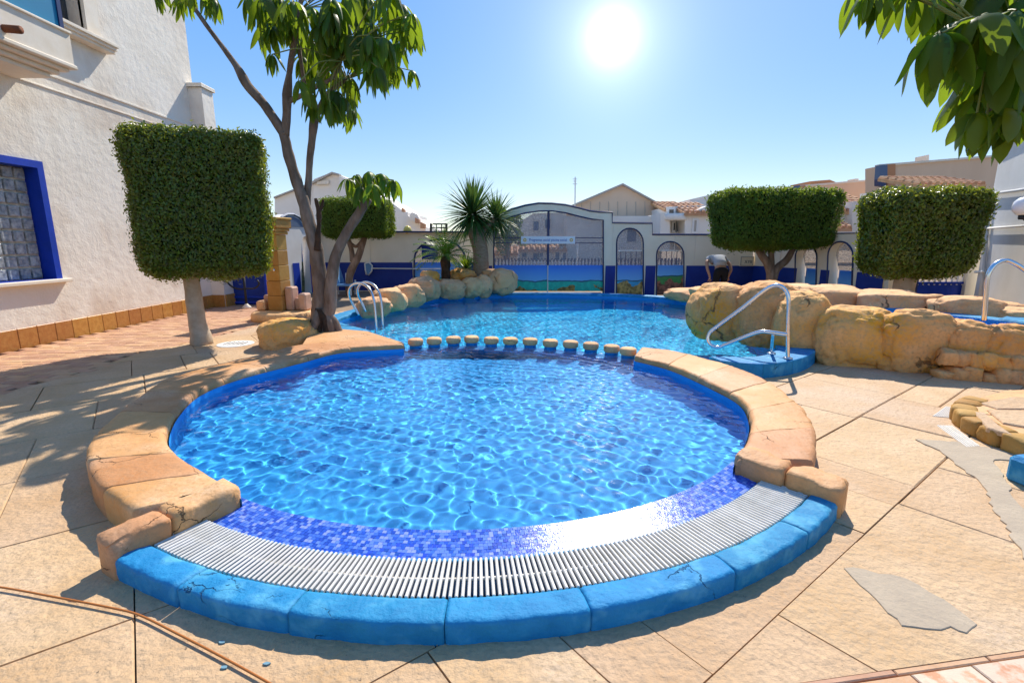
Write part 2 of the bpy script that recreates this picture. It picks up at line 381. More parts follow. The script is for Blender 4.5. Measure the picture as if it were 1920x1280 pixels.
# ------------------------------------------------------------------ special materials
MOS = [mk('mosaic_%s' % n, c, rough=.2, bump=.12, bs=90, spec=.24, ov=.12) for n, c in
       (('royal', (.03, .10, .56)), ('mid', (.06, .16, .64)), ('sky', (.13, .24, .72)), ('pale', (.25, .33, .76)), ('deep', (.025, .08, .48)))]
def water_mat():
    m = bpy.data.materials.new('pool_water'); m.use_nodes = True; N, L = m.node_tree.nodes, m.node_tree.links
    P = N['Principled BSDF']; P.inputs['Base Color'].default_value = (.93, .985, 1, 1); P.inputs['Roughness'].default_value = 0
    P.inputs['IOR'].default_value = 1.333; P.inputs['Transmission Weight'].default_value = 1
    return m
M['water'] = water_mat()
def mesh_mat():
    m = bpy.data.materials.new('gate_mesh'); m.use_nodes = True; N, L = m.node_tree.nodes, m.node_tree.links
    P = N['Principled BSDF']; P.inputs['Base Color'].default_value = (.30, .28, .30, 1); P.inputs['Roughness'].default_value = .7
    t = N.new('ShaderNodeBsdfTransparent'); x = N.new('ShaderNodeMixShader')
    geo = N.new('ShaderNodeNewGeometry'); ck = N.new('ShaderNodeTexNoise'); ck.inputs['Scale'].default_value = 60; ck.inputs['Detail'].default_value = 1
    L.new(geo.outputs['Position'], ck.inputs['Vector'])
    r = N.new('ShaderNodeMapRange'); r.inputs[1].default_value = .35; r.inputs[2].default_value = .65; r.inputs[3].default_value = .18; r.inputs[4].default_value = .62
    L.new(ck.outputs[0], r.inputs[0]); L.new(r.outputs[0], x.inputs[0])
    L.new(t.outputs[0], x.inputs[1]); L.new(P.outputs[0], x.inputs[2]); L.new(x.outputs[0], N['Material Output'].inputs[0])
    return m
M['mesh'] = mesh_mat()
def mural_mat(name, sea, low, z_sea, z_low, sky_top=(.01, .17, .75), sky_low=(.16, .50, .90)):
    """flat painted beach picture: sky, sea line, foreground"""
    m = bpy.data.materials.new(name); m.use_nodes = True; N, L = m.node_tree.nodes, m.node_tree.links
    P = N['Principled BSDF']; P.inputs['Roughness'].default_value = .45
    geo = N.new('ShaderNodeNewGeometry'); sp = N.new('ShaderNodeSeparateXYZ'); L.new(geo.outputs['Position'], sp.inputs[0])
    n = N.new('ShaderNodeTexNoise'); n.inputs['Scale'].default_value = 2.2; n.inputs['Detail'].default_value = 4; L.new(geo.outputs['Position'], n.inputs['Vector'])
    n2 = N.new('ShaderNodeTexNoise'); n2.inputs['Scale'].default_value = 9; n2.inputs['Detail'].default_value = 5; L.new(geo.outputs['Position'], n2.inputs['Vector'])
    def mr(src, a, b, c=0., d=1.):
        r = N.new('ShaderNodeMapRange'); r.inputs[1].default_value = a; r.inputs[2].default_value = b; r.inputs[3].default_value = c; r.inputs[4].default_value = d; L.new(src, r.inputs[0]); return r.outputs[0]
    def ad(a, b):
        q = N.new('ShaderNodeMath'); L.new(a, q.inputs[0]); L.new(b, q.inputs[1]); return q.outputs[0]
    def mixc(f, a, b):
        x = N.new('ShaderNodeMix'); x.data_type = 'RGBA'; L.new(f, x.inputs[0])
        for i, q in ((6, a), (7, b)):
            if isinstance(q, tuple): x.inputs[i].default_value = (*q, 1)
            else: L.new(q, x.inputs[i])
        return x.outputs[2]
    z = sp.outputs[2]
    c = mixc(mr(z, z_sea, z_sea+.45), sky_low, sky_top)
    zz = ad(z, mr(n.outputs[0], .3, .7, -.035, .035))
    c = mixc(mr(zz, z_sea, z_sea-.015), c, (.01, .10, .16))
    c = mixc(mr(zz, z_sea-.035, z_sea-.06), c, mixc(mr(n2.outputs[0], .35, .65), sea, tuple(min(1, q*1.35+.01) for q in sea)))
    zl = ad(z, mr(n.outputs[0], .35, .65, -.16, .16))
    c = mixc(mr(zl, z_low+.01, z_low-.01), c, mixc(mr(n2.outputs[0], .4, .6), low, tuple(q*.35 for q in low)))
    L.new(c, P.inputs['Base Color'])
    return m
M['mural'] = mural_mat('sea_mural', (.0, .46, .33), (.50, .32, .06), .46, .16)
M['mural2'] = mural_mat('cove_mural', (.02, .35, .60), (.60, .42, .12), .47, .33)
M['mural3'] = mural_mat('rocks_mural', (.05, .26, .06), (.45, .17, .10), .62, .42)
def glassblock_mat():
    m = mk('glass_block', (.52, .54, .52), (.20, .22, .24), ns=16, rough=.12, bump=.9, bs=14, bd=.03, spec=.7, ov=.15)
    return m
M['gblock'] = glassblock_mat()

# ------------------------------------------------------------------ pool outlines (world)
CC = Vector((-.35, 4.95, 0))
def pol(r, a, z=0.): return Vector((CC.x+r*math.cos(a), CC.y+r*math.sin(a), z))
def angpx(px, py): p = G(px, py); return math.atan2(p.y-CC.y, p.x-CC.x)
A0, A1 = R(-122.2), R(-42.5)
def gl(l, z): return [G(x, y, z) for x, y in l]
cinL = gl([(757, 645), (640, 653), (560, 672), (446, 701), (372, 730), (329, 770), (311, 812), (324, 839), (350, 860), (404, 892), (447, 918)], .2)
coutL = gl([(705, 634), (563, 645), (490, 664), (410, 681), (330, 702), (287, 723), (247, 750), (190, 798), (163, 832), (162, 866), (180, 903), (246, 954)], .2)
cinR = gl([(1190, 667), (1260, 685), (1340, 720), (1390, 748), (1408, 780), (1405, 810), (1390, 840), (1380, 860)], .2)
coutR = gl([(1205, 650), (1262, 656), (1345, 676), (1430, 707), (1495, 752), (1525, 790), (1532, 822), (1528, 862)], .2)
for l in (cinL, coutL, cinR, coutR):
    for p in l: p.z = 0
KZ = .18
main = gl([(757, 640), (690, 618), (645, 606), (634, 598), (675, 584), (720, 573), (790, 561), (850, 554), (950, 550), (1050, 550), (1150, 552), (1230, 556), (1295, 563)], KZ)
main = [Vector((p.x, p.y, 0)) for p in main]+[Vector(p) for p in ((4.85, 11.4, 0), (4.6, 10.0, 0), (4.2, 8.8, 0), (3.95, 7.7, 0), (3.85, 7.0, 0))]
bayin = [Vector((p.x, p.y, 0)) for p in gl([(1452, 643), (1458, 651), (1440, 663), (1400, 668), (1330, 668)], KZ)]
bayout = [Vector((p.x, p.y, 0)) for p in gl([(1524, 646), (1530, 656), (1500, 672), (1430, 682), (1350, 676)], KZ)]
sIL, sOL, sIR, sOR = smooth(cinL, 80), smooth(coutL, 80), smooth(cinR, 60), smooth(coutR, 60)
sM = smooth(main, 140)
arc = lambda r, n=60: [pol(r, A0+(A1-A0)*i/(n-1)) for i in range(n)]
def off(pts, d):
    out = []
    for i in range(len(pts)):
        t = (pts[min(i+1, len(pts)-1)]-pts[max(i-1, 0)]).normalized(); out.append(pts[i]+Vector((-t.y, t.x, 0))*d)
    return out
sBI = smooth(bayin, 30)
# closed outlines; walking: left coping tip -> main pool clockwise -> bay -> right coping -> front arc -> left coping back
void = [a.lerp(b, .5) for a, b in zip(sIL, sOL)][::-1]+off(sM, .12)+off(sBI, .1)+[a.lerp(b, .5) for a, b in zip(sIR, sOR)]+arc(3.12)[::-1]
wat = [p for p in off(sIL, -.06)][::-1]+off(sM, .06)+off(sBI, .06)+off(sIR, .06)+arc(2.585)[::-1]

# ------------------------------------------------------------------ ground sheet with the pool cut out
def cut(poly, holes, eps=1e-6):
    """triangles of poly minus the holes (2D)"""
    vs_ = [Vector((p[0], p[1])) for p in poly]; ed = [(i, (i+1) % len(poly)) for i in range(len(poly))]
    for h in holes:
        b = len(vs_); vs_ += [Vector((p[0], p[1])) for p in h]; ed += [(b+i, b+(i+1) % len(h)) for i in range(len(h))]
    V, E_, F, *_ = geometry.delaunay_2d_cdt(vs_, ed, [], 0, eps)
    keep = []
    for f in F:
        c = sum((V[i] for i in f), Vector((0, 0)))/len(f)
        if inpoly(c.x, c.y, poly) and not any(inpoly(c.x, c.y, h) for h in holes): keep.append(tuple(f))
    return V, keep
BIG = 900
gv, gf = cut([(-BIG, -60), (BIG, -60), (BIG, BIG), (-BIG, BIG)], [void])
tag(MB().add([(p.x, p.y, -.035) for p in gv], gf).build('ground', M['ground']), kind='structure')

# ------------------------------------------------------------------ paving
pavement = bpy.data.objects.new('pavement', None); C.objects.link(pavement); tag(pavement, kind='structure')
pav_edge = [G(*p) for p in ((-260, 790), (0, 738), (140, 702), (262, 662), (335, 648), (480, 612), (530, 580), (560, 568))]
pav_poly = [(p.x, p.y) for p in pav_edge]+[(-6.0, 13.4), (-7.58, 13.4), (-7.58, 3.5)]
strip_a, strip_b = G(1440, 1288), G(1990, 1208)
sd = (strip_b-strip_a).normalized(); sn = Vector((sd.y, -sd.x, 0))
p0 = strip_a-sd*2
strip_poly = [(q.x, q.y) for q in (p0, p0+sd*6, p0+sd*6+sn*1.2, p0+sn*1.2)]
U, V_ = Vector((math.cos(R(37.2)), math.sin(R(37.2)), 0)), Vector((-math.sin(R(37.2)), math.cos(R(37.2)), 0))
rows = [-8.0, -6.9, -5.9, -4.9, -3.9, -2.9, -1.95, -1.0, -.1, .81, 1.56, 2.5, 3.56, 4.55, 5.5, 6.5, 7.5, 8.5, 9.6, 10.7, 11.8]
fixed = {8: [.35, 1.36, 2.08, 2.97, 3.65, 4.5], 9: [.76, 1.57, 3.1, 4.0, 5.3], 10: [-.17, .8, 3.2, 4.3, 5.2], 11: [-.8, -.17, 1.2], 12: [-.8, .37, 1.4], 13: [-.8, .37], 7: [.9, 1.9, 2.7, 3.8, 4.9]}
slabs = []
rs = random.Random(3)
for k in range(len(rows)-1):
    us = sorted(fixed.get(k, []))
    if not us: us = [rs.uniform(-1, 0)]
    while us[0] > -7: us.insert(0, us[0]-rs.uniform(.9, 1.5))
    while us[-1] < 14: us.append(us[-1]+rs.uniform(.9, 1.5))
    segs = []
    for a, b in zip(us, us[1:]):
        r0, r1 = rows[k], rows[k+1]; q = rs.random()
        if q < .28: mv = r0+(r1-r0)*rs.choice((.38, .5, .62)); segs += [(a, b, r0, mv), (a, b, mv, r1)]
        elif q < .45: mu = a+(b-a)*rs.uniform(.35, .65); segs += [(a, mu, r0, r1), (mu, b, r0, r1)]
        else: segs.append((a, b, r0, r1))
    for a, b, r0, r1 in segs:
        g = .0035
        q = [U*(a+g)+V_*(r0+g), U*(b-g)+V_*(r0+g), U*(b-g)+V_*(r1-g), U*(a+g)+V_*(r1-g)]
        c = (q[0]+q[2])/2
        if not (1.0 < c.y < 14.2 and -7 < c.x < 10.5): continue
        if abs(c.x) > (c.y*1.03+1.9): continue
        dz = rs.uniform(-.003, .003); m = MB()
        pts = [(p.x, p.y) for p in q]
        hs = [h for h in (void, pav_poly, strip_poly) if any(inpoly(x, y, h) for x, y in pts+[(c.x, c.y)]+[((pts[i][0]+pts[(i+1) % 4][0])/2, (pts[i][1]+pts[(i+1) % 4][1])/2) for i in range(4)])
              or any(inpoly(p[0], p[1], pts) for p in h)]
        if not hs: m.prism(pts, -.05, dz, .008)
        else:
            hs = [[(p[0], p[1]) for p in h] for h in hs]
            vv, ff = cut(pts, hs)
            if not ff: continue
            n = len(vv); m.add([(p.x, p.y, dz) for p in vv]+[(p.x, p.y, -.05) for p in vv], ff)
            ec = {}
            for f in ff:
                for i in range(len(f)): e = (f[i], f[(i+1) % len(f)]); ec[tuple(sorted(e))] = ec.get(tuple(sorted(e)), [])+[e]
            m.f += [(e[0][1], e[0][0], e[0][0]+n, e[0][1]+n) for e in ec.values() if len(e) == 1]
        slabs.append((m, 0))
pieces(slabs, 'slab', pavement, [M['slab']])
# salmon pavers along the white building
bricks = []
y = 3.9; row = 0
while y < 13.2:
    x = -7.56+(row % 2)*.14
    while x < -4.6:
        if inpoly(x+.14, y+.065, pav_poly) and x+.28 > -1.04*y-.9:
            m = MB(); z = rs.uniform(-.002, .003)
            m.prism([(x+.003, y+.003), (x+.277, y+.003), (x+.277, y+.132), (x+.003, y+.132)], -.04, z, .006); bricks.append((m, 0, y-.4*x))
        x += .28
    y += .135; row += 1
bricks.sort(key=lambda b: b[2]); pieces([b[:2] for b in bricks], 'paver', pavement, [M['paver']])
# salmon border tiles in the lower right corner
tl = []
for r_, (o0, wd, ln) in enumerate(((0, .028, .42), (.03, .15, .27), (.185, .032, .42), (.22, .032, .42), (.255, .032, .42), (.29, .15, .27))):
    s_ = -.13*r_
    while s_ < 6:
        a, b = s_+.003, min(6, s_+ln-.003); o1 = o0+wd-.004
        q = [p0+sd*a+sn*o0, p0+sd*b+sn*o0, p0+sd*b+sn*o1, p0+sd*a+sn*o1]
        if 0.5 < q[0].x < 3.6 and q[0].y > .6:
            m = MB(); m.prism([(v.x, v.y) for v in q], -.04, rs.uniform(.0, .003), .004); tl.append((m, 1 if r_ in (1, 5) and rs.random() < .8 else 0))
        s_ += ln
M['bordertile'] = mk('worn_border_tile', (.66, .50, .36), (.58, .28, .15), ns=7, rough=.7, bump=.4, bs=30, ov=.08, lo=.48, hi=.56)
pieces(tl, 'border_tile', pavement, [M['paver'], M['bordertile']])

# ------------------------------------------------------------------ pool shell and water
basin = bpy.data.objects.new('pool_basin', None); C.objects.link(basin); tag(basin, kind='structure')
def ribbon(pts, z0, z1):
    n = len(pts); return MB().add([(p.x, p.y, z0) for p in pts]+[(p.x, p.y, z1) for p in pts], [(i, i+1, n+i+1, n+i) for i in range(n-1)])
WZ = .085
shell = MB()
for pts, t in ((off(sIL, .012), .135), (off(sM, -.012), KZ-.06), (off(sBI, -.012), KZ-.06), (off(sIR, -.012), .135), ([sM[-1], sBI[0]], KZ-.06), ([sBI[-1], sIR[0]], KZ-.06), (arc(2.56), .02)):
    rb = ribbon(pts, -1.5, t); shell.add(rb.v, rb.f)
sh = shell.build('pool_wall', M['blueshell'], basin)
YD = 7.05
fl = MB(); fl.add([(-4, 1.9, -.30), (3.2, 1.9, -.30), (3.2, 6.9, -.38), (-4, 6.9, -.38)], [(0, 1, 2, 3)])
fl = fl.build('pool_floor', M['poolfloor'], basin)
M['deepfloor'] = mk('pool_floor_turquoise', (.0, .53, .95), (.01, .58, .97), ns=1.5, rough=.6, bump=.1, bs=50)
fl2 = MB().add([(-4.6, 6.9, -1.0), (5.6, 6.9, -1.0), (5.6, 15.5, -1.15), (-4.6, 15.5, -1.15)], [(0, 1, 2, 3)]).build('pool_floor', M['deepfloor'], basin)
# stepping stones and the submerged sill below them
stone_px = [(779, 636), (814, 634), (850, 632), (884, 631), (921, 633), (957, 634), (994, 635), (1032, 638), (1070, 640), (1108, 643), (1147, 648), (1178, 653)]
sp_ = [G(x, y, .19) for x, y in stone_px]
sill = [Vector((-1.75, 6.95, 0))]+[Vector((p.x, p.y, 0)) for p in sp_]+[Vector((1.75, 6.35, 0))]
a_, b_ = off(sill, .13), off(sill, -.13)
sl = MB()
for i in range(len(sill)-1): sl.prism([(p.x, p.y) for p in (a_[i], a_[i+1], b_[i+1], b_[i])], -1.4, -.16)
sl = sl.build('sill', M['blueshell'], basin)
M['lane'] = mk('blue_post_paint', (.015, .24, .60), rough=.35, bump=.1)
for i, p in enumerate(sp_):
    words = ['next to the left coping tip', 'second from the left coping tip', 'third from the left coping tip', 'fourth from the left coping tip', 'fifth from the left coping tip', 'sixth from the left coping tip', 'sixth from the right coping tip', 'fifth from the right coping tip', 'fourth from the right coping tip', 'third from the right coping tip', 'second from the right coping tip', 'next to the right coping tip']
    t = thing('stepping_stone', 'round sandy stepping stone on a blue post, '+words[i], 'stepping stone', (p.x, p.y, -.16), 'stepping stones between the two pools')
    r = .105
    MB().lathe([(r*.86, -.16), (r*.86, .125)], (p.x, p.y, 0), 20).build('post', M['lane'], t, True)
    n = noise.noise(Vector((i*3.1, 0, 0)))*.006
    MB().lathe([(r*.9, .105), (r*1.04, .115), (r*1.09, .16+n), (r*1.03, .185+n), (r*.85, .197+n), (r*.3, .2+n)], (p.x, p.y, 0), 20).build('cap', M['palerock'], t, True)
# water sheet: rippled mesh
def ripple(X, Y):
    r = np.random.default_rng(11); Z = np.zeros_like(X)
    wob = .35*np.sin(1.7*X+.6*Y)+.3*np.sin(.9*Y-1.3*X+1)
    for k in range(46):
        lam = r.uniform(.06, .17) if k < 34 else r.uniform(.4, 1.1)
        th = r.uniform(0, 2*math.pi); kk = 2*math.pi/lam; ph = r.uniform(0, 6.28)
        amp = .0185*lam**2 if k < 34 else .0008
        Z += amp*np.sin(kk*(X*math.cos(th)+Y*math.sin(th))+ph+wob*r.uniform(.5, 2.))
    return Z*np.interp(Y, [6.2, 7.4, 14], [1, .55, .45])
def water_sheet(step, y0, y1):
    xs = np.arange(-3.6, 5.2, step); ys = [y0]
    while ys[-1] < y1: ys.append(ys[-1]+step*(1 if ys[-1] < 6.9 else 2.4))
    X, Y = np.meshgrid(xs, np.array(ys))
    keep = inpoly_np(X, Y, wat); nx = len(xs)
    c = keep[:-1, :-1] & keep[1:, :-1] & keep[:-1, 1:] & keep[1:, 1:]
    Z = WZ+ripple(X, Y); idx = np.arange(X.size).reshape(X.shape)
    F = np.stack([idx[:-1, :-1][c], idx[:-1, 1:][c], idx[1:, 1:][c], idx[1:, :-1][c]], 1)
    used = np.unique(F); mp = -np.ones(X.size, int); mp[used] = np.arange(len(used))
    return np.stack([X.ravel(), Y.ravel(), Z.ravel()], 1)[used], mp[F]
Vw, Fw = water_sheet(.0105, 2.2, 14.6)
water = np_mesh('pool_water', Vw, Fw, M['water'], smooth=True); tag(water, kind='structure')
water.cycles.is_caustics_caster = True
for o in (fl, fl2, sh, sl): o.cycles.is_caustics_receiver = True

# ------------------------------------------------------------------ coping, kerb, grating, mosaic
def loft(sec, seed=0., amp=.006, endround=.012, bev=1.):
    """sec: list of (inner, outer, z0, z1) cross sections; rounded top; closed ends"""
    m = MB(); n = len(sec); rings = []
    for i, (a, b, z0, z1) in enumerate(sec):
        wd = (b-a).length; d = (b-a)/wd; e = endround if i in (0, n-1) else 0.
        q_ = bev; prof = [(0, z0), (0, z1-.05*q_), (.005*q_, z1-.025*q_), (.02*q_, z1-.007*q_), (.05*q_, z1), (wd*.2, z1+.001), (wd*.4, z1+.003), (wd*.6, z1+.003), (wd*.8, z1+.001), (wd-.05*q_, z1), (wd-.02*q_, z1-.007*q_), (wd-.005*q_, z1-.025*q_), (wd, z1-.05*q_), (wd, (z0+z1)/2-.01), (wd, z0)]
        ring = []
        for (u, z) in prof:
            u = min(max(u, 0), wd); p = a+d*(u+(e if u < wd*.5 else -e)*1.); p = Vector((p.x, p.y, z-(e if z > z0 else 0)))
            s = noise.noise(p*7+Vector((seed, 0, 0)))*amp+noise.noise(p*19+Vector((seed, 9, 0)))*amp*.6+noise.noise(p*45+Vector((seed, 3, 0)))*amp*.22
            p.z += s*(1 if z > z0 else 0)
            if z > z0 and (u < .03 or u > wd-.03): p += d*(s*1.6)
            ring.append(p)
        rings.append(ring)
    k = len(rings[0])
    for r in rings: m.v += [tuple(p) for p in r]
    for i in range(n-1):
        for j in range(k-1): m.f.append((i*k+j, i*k+j+1, (i+1)*k+j+1, (i+1)*k+j))
    m.f += [tuple(range(k))[::-1], tuple(range((n-1)*k, n*k))]
    return m
def coping(name, label, cat, inn, outn, cuts, z0, z1, mat, seed=0., amp=.006, er=.0015, gap=.0012, stone='coping_stone', bev=1.):
    """inn/outn equal-length polylines; cuts = list of fractions"""
    t = thing(name, label, cat, (inn[len(inn)//2].x, inn[len(inn)//2].y, 0))
    N_ = len(inn)-1
    def at(l, f): x = f*N_; k = min(int(x), N_-1); return l[k].lerp(l[k+1], x-k)
    L_ = sum((b-a).length for a, b in zip(inn, inn[1:]))
    for i, (f0, f1) in enumerate(zip(cuts, cuts[1:])):
        g = gap/L_; ns = max(4, int((f1-f0)*L_/.025))
        h = random.Random(seed+i).uniform(-.002, .002)
        fr = sorted([j/(ns-1) for j in range(ns)]+[.014/((f1-f0)*L_), 1-.014/((f1-f0)*L_)])
        sec = [(at(inn, f0+g+(f1-f0-2*g)*q), at(outn, f0+g+(f1-f0-2*g)*q), z0, z1+h) for q in fr]
        loft(sec, seed+i*3.7, amp, er, bev).build(stone, mat, t, True, fix=True)
    return t
coping('coping_wall', 'broad sandy stone coping curving round the left side of the round pool', 'pool coping', sIL, sOL,
       [0, .13, .25, .36, .46, .56, .66, .75, .84, .93, 1], -.03, .2, M['coping'], 5, .006)
coping('coping_wall', 'sandy stone coping curving round the right side of the round pool', 'pool coping', sIR, sOR,
       [0, .16, .33, .5, .66, .83, 1], -.03, .2, M['coping'], 40, .006)
# heavy end stones across the gutter
def endbar(pa, pb, wd, cuts, seed, label):
    t = thing('end_stone_bar', label, 'edge stones', (pa.x, pa.y, 0))
    d = (pb-pa).normalized(); n = Vector((-d.y, d.x, 0))
    for i, (f0, f1) in enumerate(zip(cuts, cuts[1:])):
        ns = 7; sec = []
        for q in [0, .06, .2, .35, .5, .65, .8, .94, 1]:
            f = f0+(f1-f0)*q; c = pa.lerp(pb, f)
            sec.append((c-n*wd/2, c+n*wd/2, -.03, .215-(.012 if i else 0)))
        loft(sec, seed+i*5, .022, .018, .6).build('end_stone', M['coping'], t, True, fix=True)
gz = lambda px, py, z: Vector((G(px, py, z).x, G(px, py, z).y, 0))
endbar(gz(436, 906, .2), gz(190, 1010, .2), .17, [0, .58, 1], 3, 'two chunky sandy end stones at the left end of the blue kerb')
endbar(gz(1385, 848, .2), gz(1588, 906, .2), .17, [0, .5, 1], 17, 'two chunky sandy end stones at the right end of the blue kerb')
# stone platform between left coping and main pool, round the tree
plat = [gz(757, 640, .2), gz(640, 650, .2), gz(565, 644, .2), gz(575, 628, .2), gz(628, 614, .2), gz(690, 619, .2)]
pm = MB().prism([(p.x, p.y) for p in plat], -.03, .188, .02).build('tree_platform', M['coping'], org=(-2.6, 7.3, 0))
tag(pm, 'flat sandy stone platform between the tree foot and the left coping tip', 'stone platform')
# blue painted kerb in front of the grating
kj = [A0]+sorted(angpx(x, y) for x, y in ((332, 1140), (540, 1190), (835, 1203), (1106, 1180), (1385, 1112), (1512, 1030)))+[A1]
kerb_in, kerb_out = arc(3.062, 120), arc(3.215, 120)
coping('blue_kerb', 'thick bright blue painted kerb curving along the front of the pool', 'kerb', kerb_in, kerb_out,
       [(a-A0)/(A1-A0) for a in kj], -.03, .104, M['bluekerb'], 70, .0075, stone='kerb_stone', gap=.002, er=.003, bev=.45)
# overflow grating
gr = thing('overflow_grating', 'curved white slatted overflow grating between mosaic rim and blue kerb', 'grating', pol(2.9, R(-85), .06))
ns = int((A1-A0)*2.9/.0262)
slat_me = MB().bbox((0, 0, 0), (.272, .0145, .022), .004).mesh('slat')
slat_me.materials.append(M['grate'])
for i in range(ns):
    a = A0+.012+(A1-A0-.024)*(i+.5)/ns; p = pol(2.922, a, .086)-gr.location
    o = link('slat', slat_me, gr); o.location = p; o.rotation_euler = (0, 0, a)
for r_, nm in ((2.922, 'spine'),):
    MB().tube([pol(r_, A0+.01+(A1-A0-.02)*i/99, .078) for i in range(100)], .009, 6).build(nm, M['grate'], gr, True)
# gutter under the grating
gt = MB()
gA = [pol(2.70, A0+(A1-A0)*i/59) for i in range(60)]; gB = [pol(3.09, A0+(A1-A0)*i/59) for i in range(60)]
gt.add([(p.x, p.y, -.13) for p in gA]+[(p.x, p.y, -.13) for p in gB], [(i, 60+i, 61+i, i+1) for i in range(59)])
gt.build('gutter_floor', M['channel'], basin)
# mosaic rim
mo = thing('mosaic_rim', 'curved blue mosaic overflow rim at the front edge of the round pool', 'mosaic', pol(2.62, R(-80), 0))
ra, rb_ = 2.545, 2.772; za, zb = .098, .068
n = 90; base = MB()
ringp = lambda r, z: [pol(r, A0-.01+(A1-A0+.02)*i/(n-1), z) for i in range(n)]
base.v = [tuple(p) for z_r in ((ra, -.6), (ra, za-.003), (rb_, zb-.003), (rb_, -.14)) for p in ringp(*z_r)]
for k in range(3):
    for i in range(n-1): base.f.append((k*n+i, k*n+i+1, (k+1)*n+i+1, (k+1)*n+i))
M['mosbase'] = mk('mosaic_grout', (.10, .22, .50), rough=.6, bump=.1)
base.build('rim_base', M['mosbase'], mo)
nr, tw = 10, (rb_-ra-.012)/10; tiles = []
for j in range(nr):
    r0 = ra+.004+j*tw; nt_ = int((A1-A0)*(r0+tw/2)/.0235)
    for i in range(nt_):
        a0 = A0+(A1-A0)*(i+.05)/nt_; a1 = A0+(A1-A0)*(i+.95)/nt_
        zt = lambda r: za+(zb-za)*(r-ra)/(rb_-ra); q = []
        dz = rs.uniform(-.0006, .0009)
        for (r, a) in ((r0, a0), (r0+tw*.93, a0), (r0+tw*.93, a1), (r0, a1)): q.append(pol(r, a, zt(r)))
        m = MB(); m.add([(p.x, p.y, p.z-.004) for p in q]+[(p.x, p.y, p.z+dz+rs.uniform(-.0003, .0003)) for p in q], [(0, 1, 5, 4), (1, 2, 6, 5), (2, 3, 7, 6), (3, 0, 4, 7), (4, 5, 6, 7)])
        tiles.append((m, rs.choices(range(5), (3, 4, 4, 2.4, 2))[0], q[0].length))
tiles.sort(key=lambda t_: t_[2]); pieces([t_[:2] for t_ in tiles], 'mosaic_tile', mo, MOS)
# blue lip between mosaic and grating
lip = MB().tube([pol(2.779, A0+(A1-A0)*i/99, .07) for i in range(100)], .011, 6).build('rim_lip', M['bluekerb'], mo, True)

# main pool kerb (blue) and bay kerb
sMo = off(sM, .34)
i1 = 118
coping('pool_kerb', 'blue painted kerb round the far edge of the large pool', 'kerb', sM[8:i1], sMo[8:i1], [i/14 for i in range(15)], -.03, KZ, M['bluekerb'], 90, .004, stone='kerb_stone', bev=.4)
sBO = smooth(bayout, 30)
coping('bay_kerb', 'rounded blue kerb of the entry bay under the looped handrail', 'kerb', sBI, sBO, [0, .18, .36, .56, .78, 1], -.03, KZ, M['bluekerb'], 120, .003, stone='kerb_stone', bev=.35)
# ------------------------------------------------------------------ rocks
def rock_mesh(c, h, seed, rz=0., e=.62, amp=.16, lvl=4, crease=.05, rnd=.4, vor=1.25):
    bm = bmesh.new(); bmesh.ops.create_icosphere(bm, subdivisions=lvl, radius=1)
    Mz = Matrix.Rotation(rz, 3, 'Z'); c = Vector(c); sd_ = Vector((seed*13.7, seed*5.3, seed*2.1)); k = max(h)
    for v in bm.verts:
        p = v.co; q = Vector([math.copysign(abs(x)**e, x) for x in p]); l = max(abs(q.x), abs(q.y), abs(q.z), .001)
        q = q.lerp(p, rnd); n1 = noise.noise(p*1.3+sd_); n2 = noise.noise(p*3.1+sd_*2); n3 = noise.noise(p*8+sd_)
        cr = abs(noise.noise(p*1.7-sd_)); g = max(0., 1-cr/.07)
        cr2 = abs(noise.noise(Vector((p.x*1.2, p.y*1.2, p.z*3.2))+sd_*3)); g2 = max(0., 1-cr2/.10)
        ds, _ = noise.voronoi(p*vor+sd_+Vector((n2, n1, n3))*.25); vg = math.exp(-(ds[1]-ds[0])/.07)
        s = 1+amp*n1+amp*.45*n2+.028*n3+.012*noise.noise(p*17+sd_)-crease*.6*g**1.4-crease*1.25*vg
        q = Vector((q.x*h[0], q.y*h[1], q.z*h[2]))*s
        v.co = c+Mz@q
    me = bpy.data.meshes.new('rock'); bm.to_mesh(me); bm.free(); me.shade_smooth(); return me
def rock(parent, c, h, seed, rz=0., mat='rock', name='boulder', lvl=4, **kw):
    og = wloc(parent) if parent else Vector(c)
    me = rock_mesh(Vector(c)-og, h, seed, rz, lvl=lvl, **kw); return link(name, me, parent, og, M[mat])
def rock_px(parent, x0, x1, yt, yb, Y, dep, seed, rz=0., **kw):
    a, b = D(x0, yb, Y), D(x1, yt, Y); c = (a+b)/2
    return rock(parent, (c.x, Y, c.z), ((b.x-a.x)*.52, dep, (b.z-a.z)*.52), seed, rz, **kw)

rw = thing('rock_wall', 'large ochre boulder wall between the looped handrail and the right edge', 'rock wall', (5.2, 6.4, 0))
for i, a in enumerate(((1302, 1402, 536, 640, 8.0, .5, 0), (1378, 1492, 530, 655, 7.55, .5, -.1), (1452, 1546, 550, 678, 7.05, .42, -.25), (1532, 1676, 576, 697, 6.55, .33, -.25),
                       (1640, 1782, 583, 702, 6.26, .3, -.2), (1762, 1856, 602, 712, 6.05, .28, -.2), (1836, 1950, 608, 716, 5.88, .28, -.25), (1935, 2080, 610, 725, 5.65, .28, -.25))):
    rock_px(rw, a[0]-8, a[1]+8, *a[2:6], 21+i, a[6], lvl=5, e=.55, amp=.12, crease=.06, rnd=.4)
rs2 = random.Random(5)
for i in range(15):
    px = 1560+i*26+rs2.uniform(-6, 6); b = 690+(px-1560)*.078
    if px < 1765: continue
    Y = G(px, b+2).y+.05
    rock_px(rw, px-rs2.uniform(14, 24), px+rs2.uniform(14, 26), b-rs2.uniform(12, 26), b+5, Y, .13, 60+i, -.2, name='small_stone', lvl=3, e=.4, amp=.25, crease=.03, rnd=.2)
